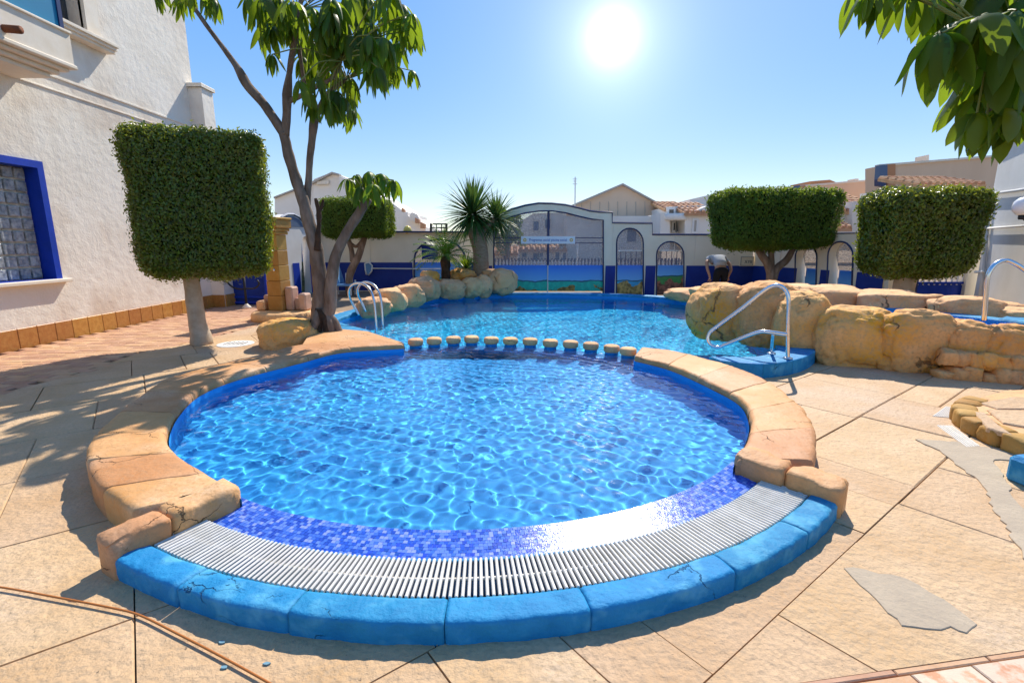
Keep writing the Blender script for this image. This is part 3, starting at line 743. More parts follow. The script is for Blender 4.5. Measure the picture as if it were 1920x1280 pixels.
for i in range(7):
    px = 1775+i*24; Y = 5.86-i*.035
    rock_px(rw, px-16, px+18, 655+i*2, 684+i*2, Y, .12, 90+i, -.2+(i%3-1)*.2, name='small_stone', lvl=3, e=.4, amp=.28, crease=.03, rnd=.2)
# rocks behind the raised pool
rb2 = thing('rock_border', 'low pale rocks behind the raised channel pool on the right', 'rocks', (6.3, 8.2, 0))
for i, a in enumerate(((1440, 1525, 533, 566, 9.0, .5), (1510, 1625, 536, 578, 8.6, .5), (1612, 1760, 547, 592, 8.0, .5), (1745, 1880, 556, 604, 7.3, .45), (1860, 1960, 574, 610, 6.9, .4))):
    rock_px(rb2, *a, 33+i, -.35, lvl=4, mat='palerock', e=.5, amp=.2, crease=.06, rnd=.25)
rb3 = thing('flat_rock', 'flat pale rock at the far right corner of the large pool', 'rock', (4.6, 12.2, 0))
rock_px(rb3, 1250, 1325, 541, 564, 12.6, .6, 44, 0, mat='palerock', crease=.03)
rock_px(rb3, 1300, 1372, 538, 562, 11.4, .6, 45, 0, mat='palerock', crease=.03)
# left rock border, from the ladder to the gate
rb4 = thing('rock_border', 'row of rounded sandy rocks along the left far edge of the large pool', 'rocks', (-2.4, 12, 0))
left_rocks = ((672, 732, 558, 596, 10.3, .34), (700, 760, 540, 584, 11.1, .4), (738, 795, 533, 575, 11.9, .42), (765, 824, 519, 564, 12.6, .45), (820, 869, 523, 560, 13.3, .42), (862, 903, 520, 558, 13.7, .38), (890, 924, 515, 556, 13.9, .36), (916, 968, 505, 553, 14.1, .42),
              (788, 824, 508, 540, 13.6, .4), (842, 890, 503, 530, 14.4, .45), (900, 935, 503, 530, 14.6, .4))
for i, a in enumerate(left_rocks):
    rock_px(rb4, *a, 121+i, .3, lvl=4, mat='rock' if i in (8, 9) else 'palerock', e=.65, amp=.2, crease=.09, rnd=.5)
rk = thing('garden_rock', 'rounded sandy rock at the foot of the umbrella tree', 'rock', G(540, 648))
rock_px(rk, 492, 584, 597, 662, 7.75, .42, 77, .2, lvl=5, e=.7, amp=.13, crease=.05)
rock_px(rk, 552, 605, 592, 640, 8.3, .3, 79, .2, lvl=4, mat='barkdark2' if 'barkdark2' in M else 'barkdark', name='dark_lump', e=.9, amp=.35, crease=.12)

# ------------------------------------------------------------------ raised channel pool on the right
ch = thing('channel_pool', 'narrow raised blue pool channel behind the boulder wall', 'pool', (5.6, 7.2, 0))
fa = [gz(1490, 561, .6), gz(1560, 567, .6), gz(1680, 580, .6), gz(1790, 592, .6), gz(1880, 602, .6), gz(1990, 612, .6)]
fb = [Vector(p) for p in ((4.5, 7.4, 0), (5.0, 6.95, 0), (5.5, 6.6, 0), (6.0, 6.35, 0), (6.4, 6.15, 0), (6.9, 5.9, 0))]
m = ribbon(fa, -.03, .6); m2 = ribbon(fb, -.03, .55); m.add(m2.v, m2.f); m.build('shell', M['blueshell'], ch)
n = len(fa)
MB().add([(p.x, p.y, .3) for p in fa+fb], [(i, i+1, n+i+1, n+i) for i in range(n-1)]).build('floor', M['poolfloor'], ch)
MB().add([(p.x, p.y, .5) for p in fa+fb], [(i, i+1, n+i+1, n+i) for i in range(n-1)]).build('water', M['water'], ch)
fo = [p+Vector((.22, .3, 0)) for p in fa]
mm = MB()
loft([(a, b, -.03, .61) for a, b in zip(fa, fo)], 4, .004).build('rim', M['bluekerb'], ch, True, fix=True)
kz = [gz(1868, 603, .58), gz(1905, 590, .58), gz(2010, 600, .58), gz(1990, 618, .58)]
MB().prism([(p.x, p.y) for p in kz], .0, .62, .02).build('end_step', M['bluekerb'], ch)

# ------------------------------------------------------------------ handrails, ladder
def rail(path_px, r, parent, name='rail', n=60):
    P = smooth([D(x, y, Y) for x, y, Y in path_px], n); return MB().tube(P, r, 10).build(name, M['steel'], parent, True)
hr = thing('looped_handrail', 'stainless steel looped handrail on the round blue entry kerb', 'handrail', G(1477, 672, KZ))
Yh = G(1477, 672, KZ).y; Yk = G(1447, 662, KZ).y
rail([(1477, 674, Yh), (1477.5, 640, Yh), (1478, 600, Yh), (1478.5, 562, Yh), (1474, 545, Yh+.02), (1460, 535, Yh+.05), (1444, 538, Yh+.1), (1426, 550, Yh+.15), (1392, 577, Yh+.25), (1350, 608, Yh+.4), (1332, 622, Yh+.45), (1327, 634, Yh+.45), (1332, 646, Yh+.43), (1346, 651, Yh+.4), (1360, 646, Yh+.36), (1400, 630, Yh+.2), (1424, 622, Yh+.12), (1440, 622, Yh+.07), (1476, 627, Yh)], .024, hr, n=120)
rail([(1446, 664, Yk), (1448, 640, Yk-.1), (1450, 624, Yk-.2)], .02, hr, 'post', 8)
for x, y in ((1477, 672), (1446, 663)): MB().lathe([(.055, 0), (.055, .012), (.03, .02)], G(x, y, KZ+.002), 16).build('flange', M['steel'], hr, True)
hr2 = thing('handrail', 'stainless steel handrail rising from the boulder wall at the right edge', 'handrail', D(1845, 598, 6.15))
rail([(1845, 600, 6.15), (1848, 560, 6.15), (1851, 525, 6.15), (1856, 508, 6.15), (1868, 494, 6.15), (1886, 488, 6.15), (1903, 494, 6.1), (1925, 508, 6.05), (1960, 532, 6.0), (2000, 600, 6.)], .028, hr2, n=80)
hr3 = thing('handrail', 'small steel hoop handrail peeking over the rocks behind the looped handrail', 'handrail', D(1490, 545, 9.4))
rail([(1478, 560, 9.4), (1481, 545, 9.4), (1490, 535, 9.4), (1499, 540, 9.4), (1501, 560, 9.4)], .025, hr3, n=30)
la = thing('pool_ladder', 'chrome pool ladder with two arched rails on the left pool edge', 'pool ladder', G(680, 590, KZ))
rail([(673, 591, 9.5), (664, 574, 9.5), (655, 556, 9.45), (655, 542, 9.4), (663, 533, 9.3), (674, 531, 9.2), (687, 536, 9.1), (697, 550, 9.0), (703, 575, 8.95), (706, 620, 8.9), (707, 665, 8.9)], .024, la, n=70)
rail([(686, 584, 9.9), (678, 566, 9.9), (671, 552, 9.85), (671, 540, 9.8), (678, 531, 9.7), (688, 529, 9.6), (701, 535, 9.5), (711, 550, 9.4), (716, 575, 9.35), (718, 622, 9.3), (719, 665, 9.3)], .024, la, n=70)
for y in (628, 652):
    a, b = D(707, y, 8.9), D(719, y, 9.3); MB().tube([a, b], .03, 8).build('tread', M['steel'], la, True)

# ------------------------------------------------------------------ white building on the left
XW = -7.6
lb = thing('white_building', 'tall white stucco building with balcony on the left', 'building', (XW-2.5, 8, 0))
YE = 12.75
g1, g2 = WX(112, 522, XW), WX(80, 304, XW)
zb_, zt_, yr = g1.z, g2.z, (g1.y+g2.y)/2
u1, u2 = WX(185, 78, XW), WX(118, 30, XW)
wz0 = u1.z; uy1 = u1.y; uy0 = uy1-1.6
hole1 = [(yr-2.6, zb_), (yr, zb_), (yr, zt_), (yr-2.6, zt_)]
hole2 = [(uy0, wz0), (uy1-.3, wz0), (uy1-.3, wz0+1.7), (uy0, wz0+1.7)]
MB().panel([(1.5, -.05), (YE, -.05), (YE, 10), (1.5, 10)], [hole1, hole2], (XW, 0, 0), (0, 1, 0), (1, 0, 0), .32).build('wall', M['stucco'], lb)
MB().box((XW-3.2, 7.1, 5), (5.7, 11.2, 10.1)).build('inner_body', M['white'], lb)
# pier at the corner
zp = D(388, 172, 12.9).z
MB().prism([(XW-.05, 12.55), (XW+.32, 12.55), (XW+.32, 13.0), (XW-.05, 13.0)], -.05, zp).build('pier', M['stucco'], lb)
MB().prism([(XW-.08, 12.5), (XW+.36, 12.5), (XW+.36, 13.05), (XW-.08, 13.05)], zp, zp+.09, .015).build('pier_cap', M['trim'], lb)
# glass block window
gw = MB(); fw = .11
gw.panel([(yr-2.6, zb_), (yr, zb_), (yr, zt_), (yr-2.6, zt_)], [[(yr-2.52, zb_+.004), (yr-fw, zb_+.004), (yr-fw, zt_-fw), (yr-2.52, zt_-fw)]], (XW+.025, 0, 0), (0, 1, 0), (1, 0, 0), .3)
wf = gw.build('window', M['royal'], lb)
MB().bbox((XW+.03, yr-1.3, zb_-.03), (.16, 2.8, .06), .01).build('window_sill', M['trim'], wf)
bs_ = .195; nb = int((zt_-fw-zb_)/bs_); bs_ = (zt_-fw-zb_)/nb
MB().box((XW-.24, yr-1.3, (zb_+zt_)/2), (.06, 2.6, zt_-zb_)).build('grout', M['trim'], wf)
gme = MB().bbox((0, 0, 0), (.06, bs_-.032, bs_-.032), .012).mesh('glass_block'); gme.materials.append(M['gblock'])
for j in range(nb):
    for i in range(9):
        o = link('glass_block', gme, wf); o.location = Vector((XW-.195, yr-fw-.012-(i+.5)*bs_, zb_+(j+.5)*bs_))-wloc(lb)
# skirting tiles
y = 4.6
sk = WX(0, 622, XW).z
while y < YE:
    MB().bbox((XW+.012, y+.16, sk/2-.01), (.03, .312, sk+.02), .005).build('skirting_tile', M['tile'], lb); y += .32
MB().box((XW+.33, 12.78, sk/2), (.03, .44, sk)).build('skirting_tile', M['tile'], lb)
MB().box((XW+.15, 12.535, sk/2), (.33, .03, sk)).build('skirting_tile', M['tile'], lb)
# mouldings, upper window, balcony
zc = WX(60, 156, XW).z
MB().bbox((XW+.004, 7, zc+.0), (.03, 11.3, .03), .006).build('string_course', M['stucco'], lb)
MB().bbox((XW+.006, 7, zc+.22), (.035, 11.3, .04), .006).build('string_course', M['stucco'], lb)
zs = WX(275, 0, XW).z+1.4
up = thing_part = None
uw = MB().panel([(uy0-.1, wz0-.02), (uy1, wz0-.02), (uy1, wz0+1.9), (uy0-.1, wz0+1.9)], [[(uy0, wz0), (uy1-.3, wz0), (uy1-.3, wz0+1.7), (uy0, wz0+1.7)]], (XW+.06, 0, 0), (0, 1, 0), (1, 0, 0), .1).build('window', M['trim'], lb)
for dz, dx in ((0, .2), (-.05, .16), (-.1, .12)):
    MB().bbox((XW+dx/2+.03, (uy0+uy1)/2+.02, wz0-.05+dz), (dx+.06, uy1-uy0+.25, .052), .006).build('window_sill', M['trim'], uw)
MB().box((XW-.26, (uy0+uy1)/2, wz0+.85), (.02, 1.7, 1.75)).build('pane', M['winglass'], uw)
MB().box((XW-.2, uy1-.75, wz0+.85), (.02, .4, 1.7)).build('curtain', M['curtain'], uw)
by1 = 8.42; bz0, bz1 = 4.06, 4.74
bal = MB()
XB = -6.82
for (z0, z1, x, yy) in ((bz0, bz0+.07, XB-.22, by1-.2), (bz0+.07, bz0+.13, XB-.14, by1-.12), (bz0+.13, bz0+.18, XB-.05, by1-.04), (bz0+.18, bz0+.24, XB+.03, by1+.03)):
    bal.bbox(((XW+x)/2, (yy+2)/2, (z0+z1)/2), (x-XW, yy-2, z1-z0+.001), .012)
bm_ = bal.build('balcony', M['trim'], lb)
MB().panel([(2, bz0+.24), (by1, bz0+.24), (by1, bz1), (2, bz1)], [], (XB, 0, 0), (0, 1, 0), (1, 0, 0), .12).build('parapet', M['trim'], bm_)
MB().box(((XW+XB-.12)/2, by1-.06, (bz0+.24+bz1)/2), (XB-.12-XW, .12, bz1-bz0-.24)).build('parapet', M['trim'], bm_)
MB().bbox((XB-.06, (2+by1)/2, bz1+.02), (.18, by1-2+.03, .04), .01).build('parapet_cap', M['trim'], bm_)
MB().box((XB-.05, 5.2+.1, bz1+.8), (.02, 6, 1.5)).build('blind', M['teal'], bm_)
MB().box((XB-.05, by1-.09, bz1+.8), (.06, .07, 1.55)).build('blind_post', M['navy'], bm_)
sp1 = D(18, 48, 7.35)
MB().tube([(XB-.05, 7.35, bz0+.36), (XB+.22, 7.35, bz0+.34)], .05, 10).build('drain_spout', M['rust'], bm_, True)

# ------------------------------------------------------------------ blue gate between white building and pillar
bg_ = thing('blue_gate', 'dark blue metal gate beside the white building behind the square tree', 'gate', D(455, 577, 12.95))
a, b = D(410, 577, 12.95), D(503, 577, 12.95); zt2 = D(455, 470, 12.95).z
MB().box(((a.x+b.x)/2, 13.0, zt2/2), (b.x-a.x, .04, zt2)).build('gate_panel', M['navyband'], bg_)
for z in (.06, .2, zt2): MB().bbox(((a.x+b.x)/2, 12.965, z), (b.x-a.x, .05, .05), .008).build('gate_rail', M['royal'], bg_)
for x in (a.x+.02, b.x-.02): MB().bbox((x, 12.965, zt2/2), (.06, .06, zt2), .008).build('gate_stile', M['royal'], bg_)
ps = thing('rope_post', 'dark iron post with drooping chain in front of the blue gate', 'post', G(463, 578))
c = G(463, 578); MB().tube([(c.x, c.y, 0), (c.x, c.y, .82)], .03, 8).build('post', M['dark'], ps, True)
MB().lathe([(.11, 0), (.1, .04), (.05, .09), (.03, .12)], (c.x, c.y, 0), 16).build('base', M['trim'], ps, True)
ch1 = smooth([D(424, 527, c.y), D(436, 538, c.y), D(450, 542, c.y), D(463, 541, c.y), D(478, 540, c.y), D(486, 532, c.y), D(482, 525, c.y)], 24); MB().tube(ch1, .022, 6).build('chain', M['dark'], ps, True)

# ------------------------------------------------------------------ stone pillar shower
pc = D(527, 582, 10.6); pc.z = 0
sp3 = thing('stone_pillar', 'tall ochre stone pillar with square capital on a round plinth', 'pillar', pc)
MB().lathe([(.68, -.02), (.68, .1), (.66, .15), (.6, .18), (.05, .185)], (pc.x+.1, pc.y, 0), 28).build('plinth', M['palerock'], sp3, True)
z0 = .185; hw = .17; tot = D(527, 440, 10.6).z-z0; hs_ = (.34, .33, .34, .33, .34); k = tot/sum(hs_)
for i, h in enumerate(hs_):
    MB().bbox((pc.x, pc.y, z0+h*k/2), (hw*2-.004*i, hw*2-.004*i, h*k-.006), .01, rz=R(-12)).build('pillar_block', M['pillar'], sp3); z0 += h*k
for (h, q) in ((.07, .33), (.06, .38), (.17, .44), (.05, .47)):
    MB().bbox((pc.x, pc.y, z0+h/2), (q+.06, q+.06, h-.003), .014, rz=R(-12)).build('capital', M['pillar'], sp3); z0 += h
MB().lathe([(.02, 0), (.035, .02), (.012, .07)], (pc.x+.0, pc.y-.25, z0-.19), 10).build('shower_head', M['steel'], sp3, True)
MB().lathe([(.02, 0), (.022, .02), (.012, .05)], (pc.x+.03, pc.y-.21, 1.02), 10).build('tap', M['steel'], sp3, True)
for dx, dy, h, w_, mt in ((-.36, .0, .2, .2, 'palerock'), (-.25, .12, .32, .2, 'pinkstone'), (.26, .0, .5, .18, 'pinkstone'), (.42, .05, .26, .16, 'pinkstone'), (.54, -.02, .36, .17, 'pinkstone')):
    MB().bbox((pc.x+dx, pc.y+dy, .185+h/2), (w_, .26, h), .03, rz=R(-8)).build('side_block', M[mt], sp3)
# ------------------------------------------------------------------ gate wall
YG = 15.4
def XZ(px, py, Y=YG): p = D(px, py, Y); return (p.x, p.z)
def arch_px(x0, x1, ytop, yspr, ybot, n=12):
    cx, r = (x0+x1)/2, (x1-x0)/2; pts = [(x0, ybot), (x0, yspr)]
    pts += [(cx-r*math.cos(math.pi*i/n), yspr-(yspr-ytop)*math.sin(math.pi*i/n)) for i in range(1, n)]
    return pts+[(x1, yspr), (x1, ybot)]
zband = XZ(1300, 498)[1]
gate_top = [(898, 418), (920, 412), (940, 402), (960, 392), (985, 385), (1010, 381), (1035, 381.5), (1060, 384), (1085, 389.5), (1105, 395), (1125, 397.5), (1148, 398)]
outer = [(898, 562), (1412, 562), (1412, 440), (1223, 439.5), (1223, 418.5), (1148, 417.5)]+gate_top[::-1]
open_gate = [(926, 560), (926, 428), (940, 415), (960, 406), (985, 399.5), (1010, 396), (1035, 395.6), (1060, 399), (1085, 405.5), (1110, 411), (1131, 412.5), (1131, 560)]
a1 = arch_px(1156, 1206, 428, 456, 560); a2 = arch_px(1231, 1282, 453, 478, 560)
gwl = thing('gate_wall', 'cream and blue wall with a wide arched gateway beyond the pool', 'wall', (2, YG, 0))
conv = lambda l, Y=YG: [XZ(x, y, Y) for x, y in l]
MB().panel(conv(outer), [conv(open_gate), conv(a1), conv(a2)], (0, YG, 0), (1, 0, 0), (0, -1, 0), .24).build('wall_face', M['render'], gwl)
def path_trim(pts, Y, r=.022): return MB().tube([Vector((x, Y, z)) for x, z in pts], r, 4)
path_trim(conv(gate_top+[(1148, 417.5), (1223, 418.5), (1223, 439.5), (1412, 440)]), YG-.01, .027).build('coping_line', M['navy'], gwl)
for l in (open_gate, a1, a2): path_trim(conv(l), YG-.01, .02).build('arch_trim', M['navy'], gwl)
def band(parent, xs, Y, z1, d=.012):
    for x0, x1 in xs:
        a, b = XZ(x0, 520, Y)[0], XZ(x1, 520, Y)[0]
        MB().box(((a+b)/2, Y-d/2-.004, z1/2), (b-a, d, z1)).build('blue_band', M['navyband'], parent)
band(gwl, ((898, 923), (1134.5, 1153), (1209.5, 1228), (1285.5, 1412)), YG, zband)
for px in (1150, 1305, 1266):                                 # panel joints of the wall
    x, z = XZ(px, 440 if px > 1223 else 420); MB().box((x, YG-.006, (zband+z)/2), (.012, .01, z-zband-.06)).build('joint_strip', M['trim'], gwl)
# gate leaves: mesh, bars, mural panels
gate = thing('mesh_gate', 'double blue gate with wire mesh above a painted sea panel', 'gate', (1.2, YG+.1, 0))
YM = YG+.1
zm = zband+.01
MB().panel(conv([(927, 497)]+open_gate[1:-1]+[(1130, 497)], YM), [], (0, YM, 0), (1, 0, 0), (0, -1, 0), .004).build('mesh_infill', M['mesh'], gate)
for x0, x1 in ((927, 1026.5), (1028, 1130.5)):
    a, b = XZ(x0, 520, YM)[0], XZ(x1, 520, YM)[0]
    MB().box(((a+b)/2, YM-.02, zm/2+.06), (b-a, .02, zm-.12)).build('sea_panel', M['mural'], gate)
xm = XZ(1027, 500, YM)[0]; ztop_m = XZ(1027, 396, YM)[1]
MB().bbox((xm, YM-.03, (zm+ztop_m)/2), (.07, .05, ztop_m-zm), .008).build('gate_post', M['navy'], gate)
MB().bbox((xm, YM-.05, zm/2), (.03, .04, zm), .006).build('gate_post', M['white'], gate)
for z in (XZ(1027, 446, YM)[1], XZ(1027, 455.5, YM)[1]):
    a, b = XZ(927, 450, YM)[0], XZ(1130, 450, YM)[0]; MB().box(((a+b)/2, YM-.015, z), (b-a, .02, .022)).build('gate_bar', M['navy'], gate)
a, b = XZ(927, 450, YM)[0], XZ(1130, 450, YM)[0]
MB().box(((a+b)/2, YM-.03, .03), (b-a, .05, .1)).build('gate_bar', M['navy'], gate)
def pickets(parent, x0, x1, Y, z0, z1, st=.105):
    a, b = XZ(x0, 490, Y)[0], XZ(x1, 490, Y)[0]; n = int((b-a)/st)
    me = MB().lathe([(.012, 0), (.035, (z1-z0)*.35), (.034, (z1-z0)*.55), (.015, (z1-z0)*.8), (.024, z1-z0)], (0, 0, 0), 8).mesh('picket', smooth=True); me.materials.append(M['white'])
    for i in range(n):
        o = link('picket', me, parent); o.location = Vector((a+(b-a)*(i+.5)/n, Y, z0))-wloc(parent)
pickets(gate, 928, 1129, YM+.15, zband, XZ(1000, 488)[1])
for k, (l, x0, x1, mt, lab) in enumerate(((a1, 1156, 1206, 'mural2', 'tall narrow arched opening with mesh and beach panel right of the gate'), (a2, 1231, 1282, 'mural3', 'low arched opening with mesh and painted red rocks panel'))):
    t = thing('arched_grille', lab, 'arched grille', (XZ((x0+x1)/2, 540)[0], YM, 0), 'arched grilles in the gate wall')
    MB().panel(conv([(x0+1, 497)]+l[1:-1]+[(x1-1, 497)], YM), [], (0, YM, 0), (1, 0, 0), (0, -1, 0), .004).build('mesh_infill', M['mesh'], t)
    a, b = XZ(x0+1, 520, YM)[0], XZ(x1-1, 520, YM)[0]
    MB().box(((a+b)/2, YM-.02, zm/2), (b-a, .02, zm)).build('painted_panel', M[mt], t)
    pickets(t, x0+2, x1-2, YM+.1, zband, XZ(1000, 488)[1])
    for i in range(5): MB().box((a+(b-a)*(i+.5)/5, YM-.012, (zm+XZ(0, 470)[1])/2), (.014, .014, XZ(0, 470)[1]-zm)).build('bar', M['navy'], t)
    MB().box(((a+b)/2, YM-.012, XZ(0, 470)[1]), (b-a, .02, .03)).build('bar', M['white'], t)
# banner
def text_mesh(name, s, size, mat, parent, loc, rot=(math.pi/2, 0, 0), ext=.002, sx=1.):
    cu = bpy.data.curves.new(name, 'FONT'); cu.body = s; cu.size = size; cu.align_x = 'CENTER'; cu.align_y = 'CENTER'; cu.extrude = ext
    tmp = bpy.data.objects.new(name, cu); C.objects.link(tmp); dg = bpy.context.evaluated_depsgraph_get()
    me = bpy.data.meshes.new_from_object(tmp.evaluated_get(dg)); bpy.data.objects.remove(tmp)
    o = link(name, me, parent, None, mat); me.materials.clear(); me.materials.append(mat)
    o.location = Vector(loc)-wloc(parent); o.rotation_euler = rot; o.scale = (sx, 1, 1); return o
bx0, bz1_ = XZ(977, 443, YM-.06); bx1, bz0_ = XZ(1078, 457, YM-.06)
bn = thing('banner', 'white banner with blue lettering and two gold suns on the gate', 'banner', ((bx0+bx1)/2, YM-.06, bz0_))
MB().box(((bx0+bx1)/2, YM-.06, (bz0_+bz1_)/2), (bx1-bx0, .01, bz1_-bz0_)).build('cloth', M['banner'], bn)
text_mesh('lettering', 'Programas social piscina social', .115, M['lettering'], bn, ((bx0+bx1)/2, YM-.07, (bz0_+bz1_)/2), sx=.82)
for sgn in (-1, 1):
    cx = (bx0+bx1)/2+sgn*(bx1-bx0)*.43; zc_ = (bz0_+bz1_)/2
    pts = [(cx+(.062 if i % 2 else .045)*math.cos(i*math.pi/10), zc_+(.062 if i % 2 else .045)*math.sin(i*math.pi/10)) for i in range(20)]
    MB().panel(pts, [[(cx+.022*math.cos(i*math.pi/6), zc_+.022*math.sin(i*math.pi/6)) for i in range(12)]], (0, YM-.068, 0), (1, 0, 0), (0, -1, 0), .004).build('sun_emblem', M['gold'], bn)

# ------------------------------------------------------------------ wall continuing to the right (angled), with two arches
P1 = Vector((XZ(1412, 500)[0], YG, 0)); P2 = Vector((D(1660, 500, 11.4).x, 11.4, 0))
dd = (P2-P1).normalized(); nn_ = Vector((dd.y, -dd.x, 0))
if nn_.y > 0: nn_ = -nn_
def SZ(px, py): p = hit(px, py, P1, nn_); return ((p-P1).dot(dd), p.z)
rwl = thing('arcade_wall', 'cream and blue wall with two deep arches behind the boulder wall', 'wall', ((P1+P2)/2).to_tuple())
LW = (P2-P1).length; zw = XZ(1412, 440)[1]
b1 = [SZ(x, y) for x, y in arch_px(1492, 1532, 459, 482, 548)]; b2 = [SZ(x, y) for x, y in arch_px(1553, 1600, 453, 480, 548)]
for b in (b1, b2): b[0] = (b[0][0], .0); b[-1] = (b[-1][0], .0)
MB().panel([(0, -.05), (LW, -.05), (LW, zw), (0, zw)], [[(p[0], max(p[1], .02)) for p in b1], [(p[0], max(p[1], .02)) for p in b2]], P1, dd, nn_, .32).build('wall_face', M['render'], rwl)
MB().tube([P1+Vector((0, 0, zw)), P2+Vector((0, 0, zw))], .027, 4).build('coping_line', M['navy'], rwl)
for b in (b1, b2): MB().tube([P1+dd*x+nn_*.012+Vector((0, 0, z)) for x, z in b], .022, 4).build('arch_trim', M['navy'], rwl)
zb2 = zband
for s0, s1 in ((0, b1[0][0]-.04), (b1[-1][0]+.04, b2[0][0]-.04), (b2[-1][0]+.04, LW)):
    c = P1+dd*((s0+s1)/2)+nn_*.008; MB().box((c.x, c.y, zb2/2), (s1-s0, .012, zb2), rz=math.atan2(dd.y, dd.x)).build('blue_band', M['navyband'], rwl)
for b in (b1, b2):
    s0, s1 = b[0][0], b[-1][0]; c = P1+dd*((s0+s1)/2)-nn_*.28
    MB().box((c.x, c.y, zb2/2), (s1-s0, .02, zb2), rz=math.atan2(dd.y, dd.x)).build('painted_panel', M['mural2'], rwl)
    MB().panel([(x, z) for x, z in [(s0, zb2)]+b[1:-1]+[(s1, zb2)]], [], P1-nn_*.25, dd, nn_, .004).build('mesh_infill', M['mesh'], rwl)
for s in (.35, 1.05): p = P1+dd*s+nn_*.006; MB().box((p.x, p.y, (zband+zw)/2), (.02, .012, zw-zband-.05), rz=math.atan2(dd.y, dd.x)).build('joint_strip', M['trim'], rwl)
# relief sign on the wall
c0 = XZ(1387, 480); c1 = XZ(1411, 499)
sg = thing('wall_sign', 'small framed cream sign with dark relief marks on the wall beside the person', 'sign', ((c0[0]+c1[0])/2, YG-.03, c1[1]))
cx, cz, ww, hh = (c0[0]+c1[0])/2, (c0[1]+c1[1])/2, c1[0]-c0[0], c0[1]-c1[1]
MB().bbox((cx, YG-.03, cz), (ww, .05, hh), .01).build('board', M['render'], sg)
for q in ((-.44, 0, .03, .9), (.44, 0, .03, .9)): MB().box((cx+q[0]*ww, YG-.062, cz), (.02, .015, hh*.9)).build('frame', M['curtain'], sg)
for q in (-.42, .42): MB().box((cx, YG-.062, cz+q*hh), (ww*.85, .015, .02)).build('frame', M['curtain'], sg)
for dx, dz, r in ((-.3, .2, .04), (-.3, -.12, .03)): MB().lathe([(r, -.01), (r, .01)], (0, 0, 0), 14).build('dot', M['blackletter'], sg).matrix_local = Matrix.Translation((dx*ww, -.036, hh*(.5+dz)))@Matrix.Rotation(math.pi/2, 4, 'X')
text_mesh('lettering', 'XYII', .13, M['blackletter'], sg, (cx+.1*ww, YG-.06, cz-.08*hh))

# right: cream pier, small gate, white building with pipes
pr = thing('cream_pier', 'cream pier wall at the left foot of the pale right building', 'wall', D(1826, 560, 11.2))
MB().panel([(D(1806, 560, 11.3).x, -.05), (10.6, -.05), (10.6, D(1826, 431, 11.3).z), (D(1806, 560, 11.3).x, D(1826, 431, 11.3).z)], [], (0, 11.3, 0), (1, 0, 0), (0, -1, 0), .4).build('pier', M['render'], pr)
MB().box(((D(1806, 560, 11.3).x+10.6)/2, 11.25, D(1826, 431, 11.3).z+.02), (10.7-D(1806, 560, 11.3).x, .6, .05)).build('cap', M['curtain'], pr)
for px in (1660, 1690):
    x = D(px, 560, 11.38).x; MB().box((x, 11.36, .85), (.32 if px > 1670 else .14, .2, 1.8)).build('post', M['render'], pr)
gt2 = thing('small_blue_gate', 'small blue gate with white bars under the right square tree', 'gate', D(1765, 562, 11.35))
xa, xb = D(1712, 560, 11.36).x, D(1806, 560, 11.36).x
MB().box(((xa+xb)/2, 11.4, .35), (xb-xa, .03, .7)).build('gate_panel', M['royal'], gt2)
for i in range(9): MB().box((xa+(xb-xa)*(i+.5)/9, 11.38, .9), (.03, .02, .5)).build('gate_bar', M['white'], gt2)
for z in (.7, 1.15): MB().box(((xa+xb)/2, 11.375, z), (xb-xa, .04, .05)).build('gate_rail', M['royal'], gt2)
MB().box((xa+.02, 11.37, .6), (.06, .05, 1.2)).build('gate_stile', M['navy'], gt2); MB().box((xb-.02, 11.37, .6), (.06, .05, 1.2)).build('gate_stile', M['navy'], gt2)
Q1, Q2 = Vector((D(1836, 500, 11.1).x, 11.1, 0)), Vector((8.45, 8.0, 0)); Q2 = Q1+(Q2-Q1)*1.6
qd = (Q2-Q1).normalized(); qn = Vector((qd.y, -qd.x, 0)); qn = qn if qn.x < 0 else -qn
def QS(px, py): p = hit(px, py, Q1, qn); return ((p-Q1).dot(qd), p.z)
rbld = thing('pale_building', 'pale grey rendered building with pipes at the right edge', 'building', Q1)
zc2 = QS(1880, 272)[1]; LQ = (Q2-Q1).length
M['greywall'] = mk('pale_grey_render', (.72, .71, .68), (.64, .62, .58), ns=.9, rough=.85, bump=.25, bs=20)
MB().panel([(0, -.05), (LQ, -.05), (LQ, zc2+1.6), (0, zc2+1.6)], [], Q1, qd, qn, 3.).build('wall', M['greywall'], rbld)
MB().tube([Q1+qn*.03+Vector((0, 0, zc2)), Q2+qn*.03+Vector((0, 0, zc2))], .05, 4).build('cornice', M['trim'], rbld)
def pipe(pts, r=.028, nm='pipe'):
    P = [Q1+qd*QS(x, y)[0]+qn*.05+Vector((0, 0, QS(x, y)[1])) for x, y in pts]; MB().tube(P, r, 8).build(nm, M['greywall'], rbld, True)
pipe([(1848, 368), (1866, 363), (1920, 356), (1960, 350)], .026)
pipe([(1863, 365), (1861, 380), (1858, 420), (1853, 470), (1848, 520), (1842, 570)], .034)
pipe([(1854, 428), (1920, 424), (1960, 421)], .02); pipe([(1828, 458), (1848, 458), (1852, 448)], .03); pipe([(1834, 510), (1850, 510)], .025)
for x, y in ((1855, 428), (1862, 366), (1850, 510)):
    s, z = QS(x, y); p = Q1+qd*s+qn*.06; MB().bbox((p.x, p.y, z), (.1, .06, .05), .01, rz=math.atan2(qd.y, qd.x)).build('clamp', M['greywall'], rbld)
gl_ = thing('globe_lamp', 'white globe lamp on the pale building at the right edge', 'lamp', D(1921, 388, 8.0))
gc = D(1922, 387, 8.0)
MB().lathe([(.02, -.14), (.09, -.125), (.145, -.06), (.155, 0), (.14, .07), (.09, .125), (.02, .15)], gc, 20).build('globe', M['globe'], gl_, True)
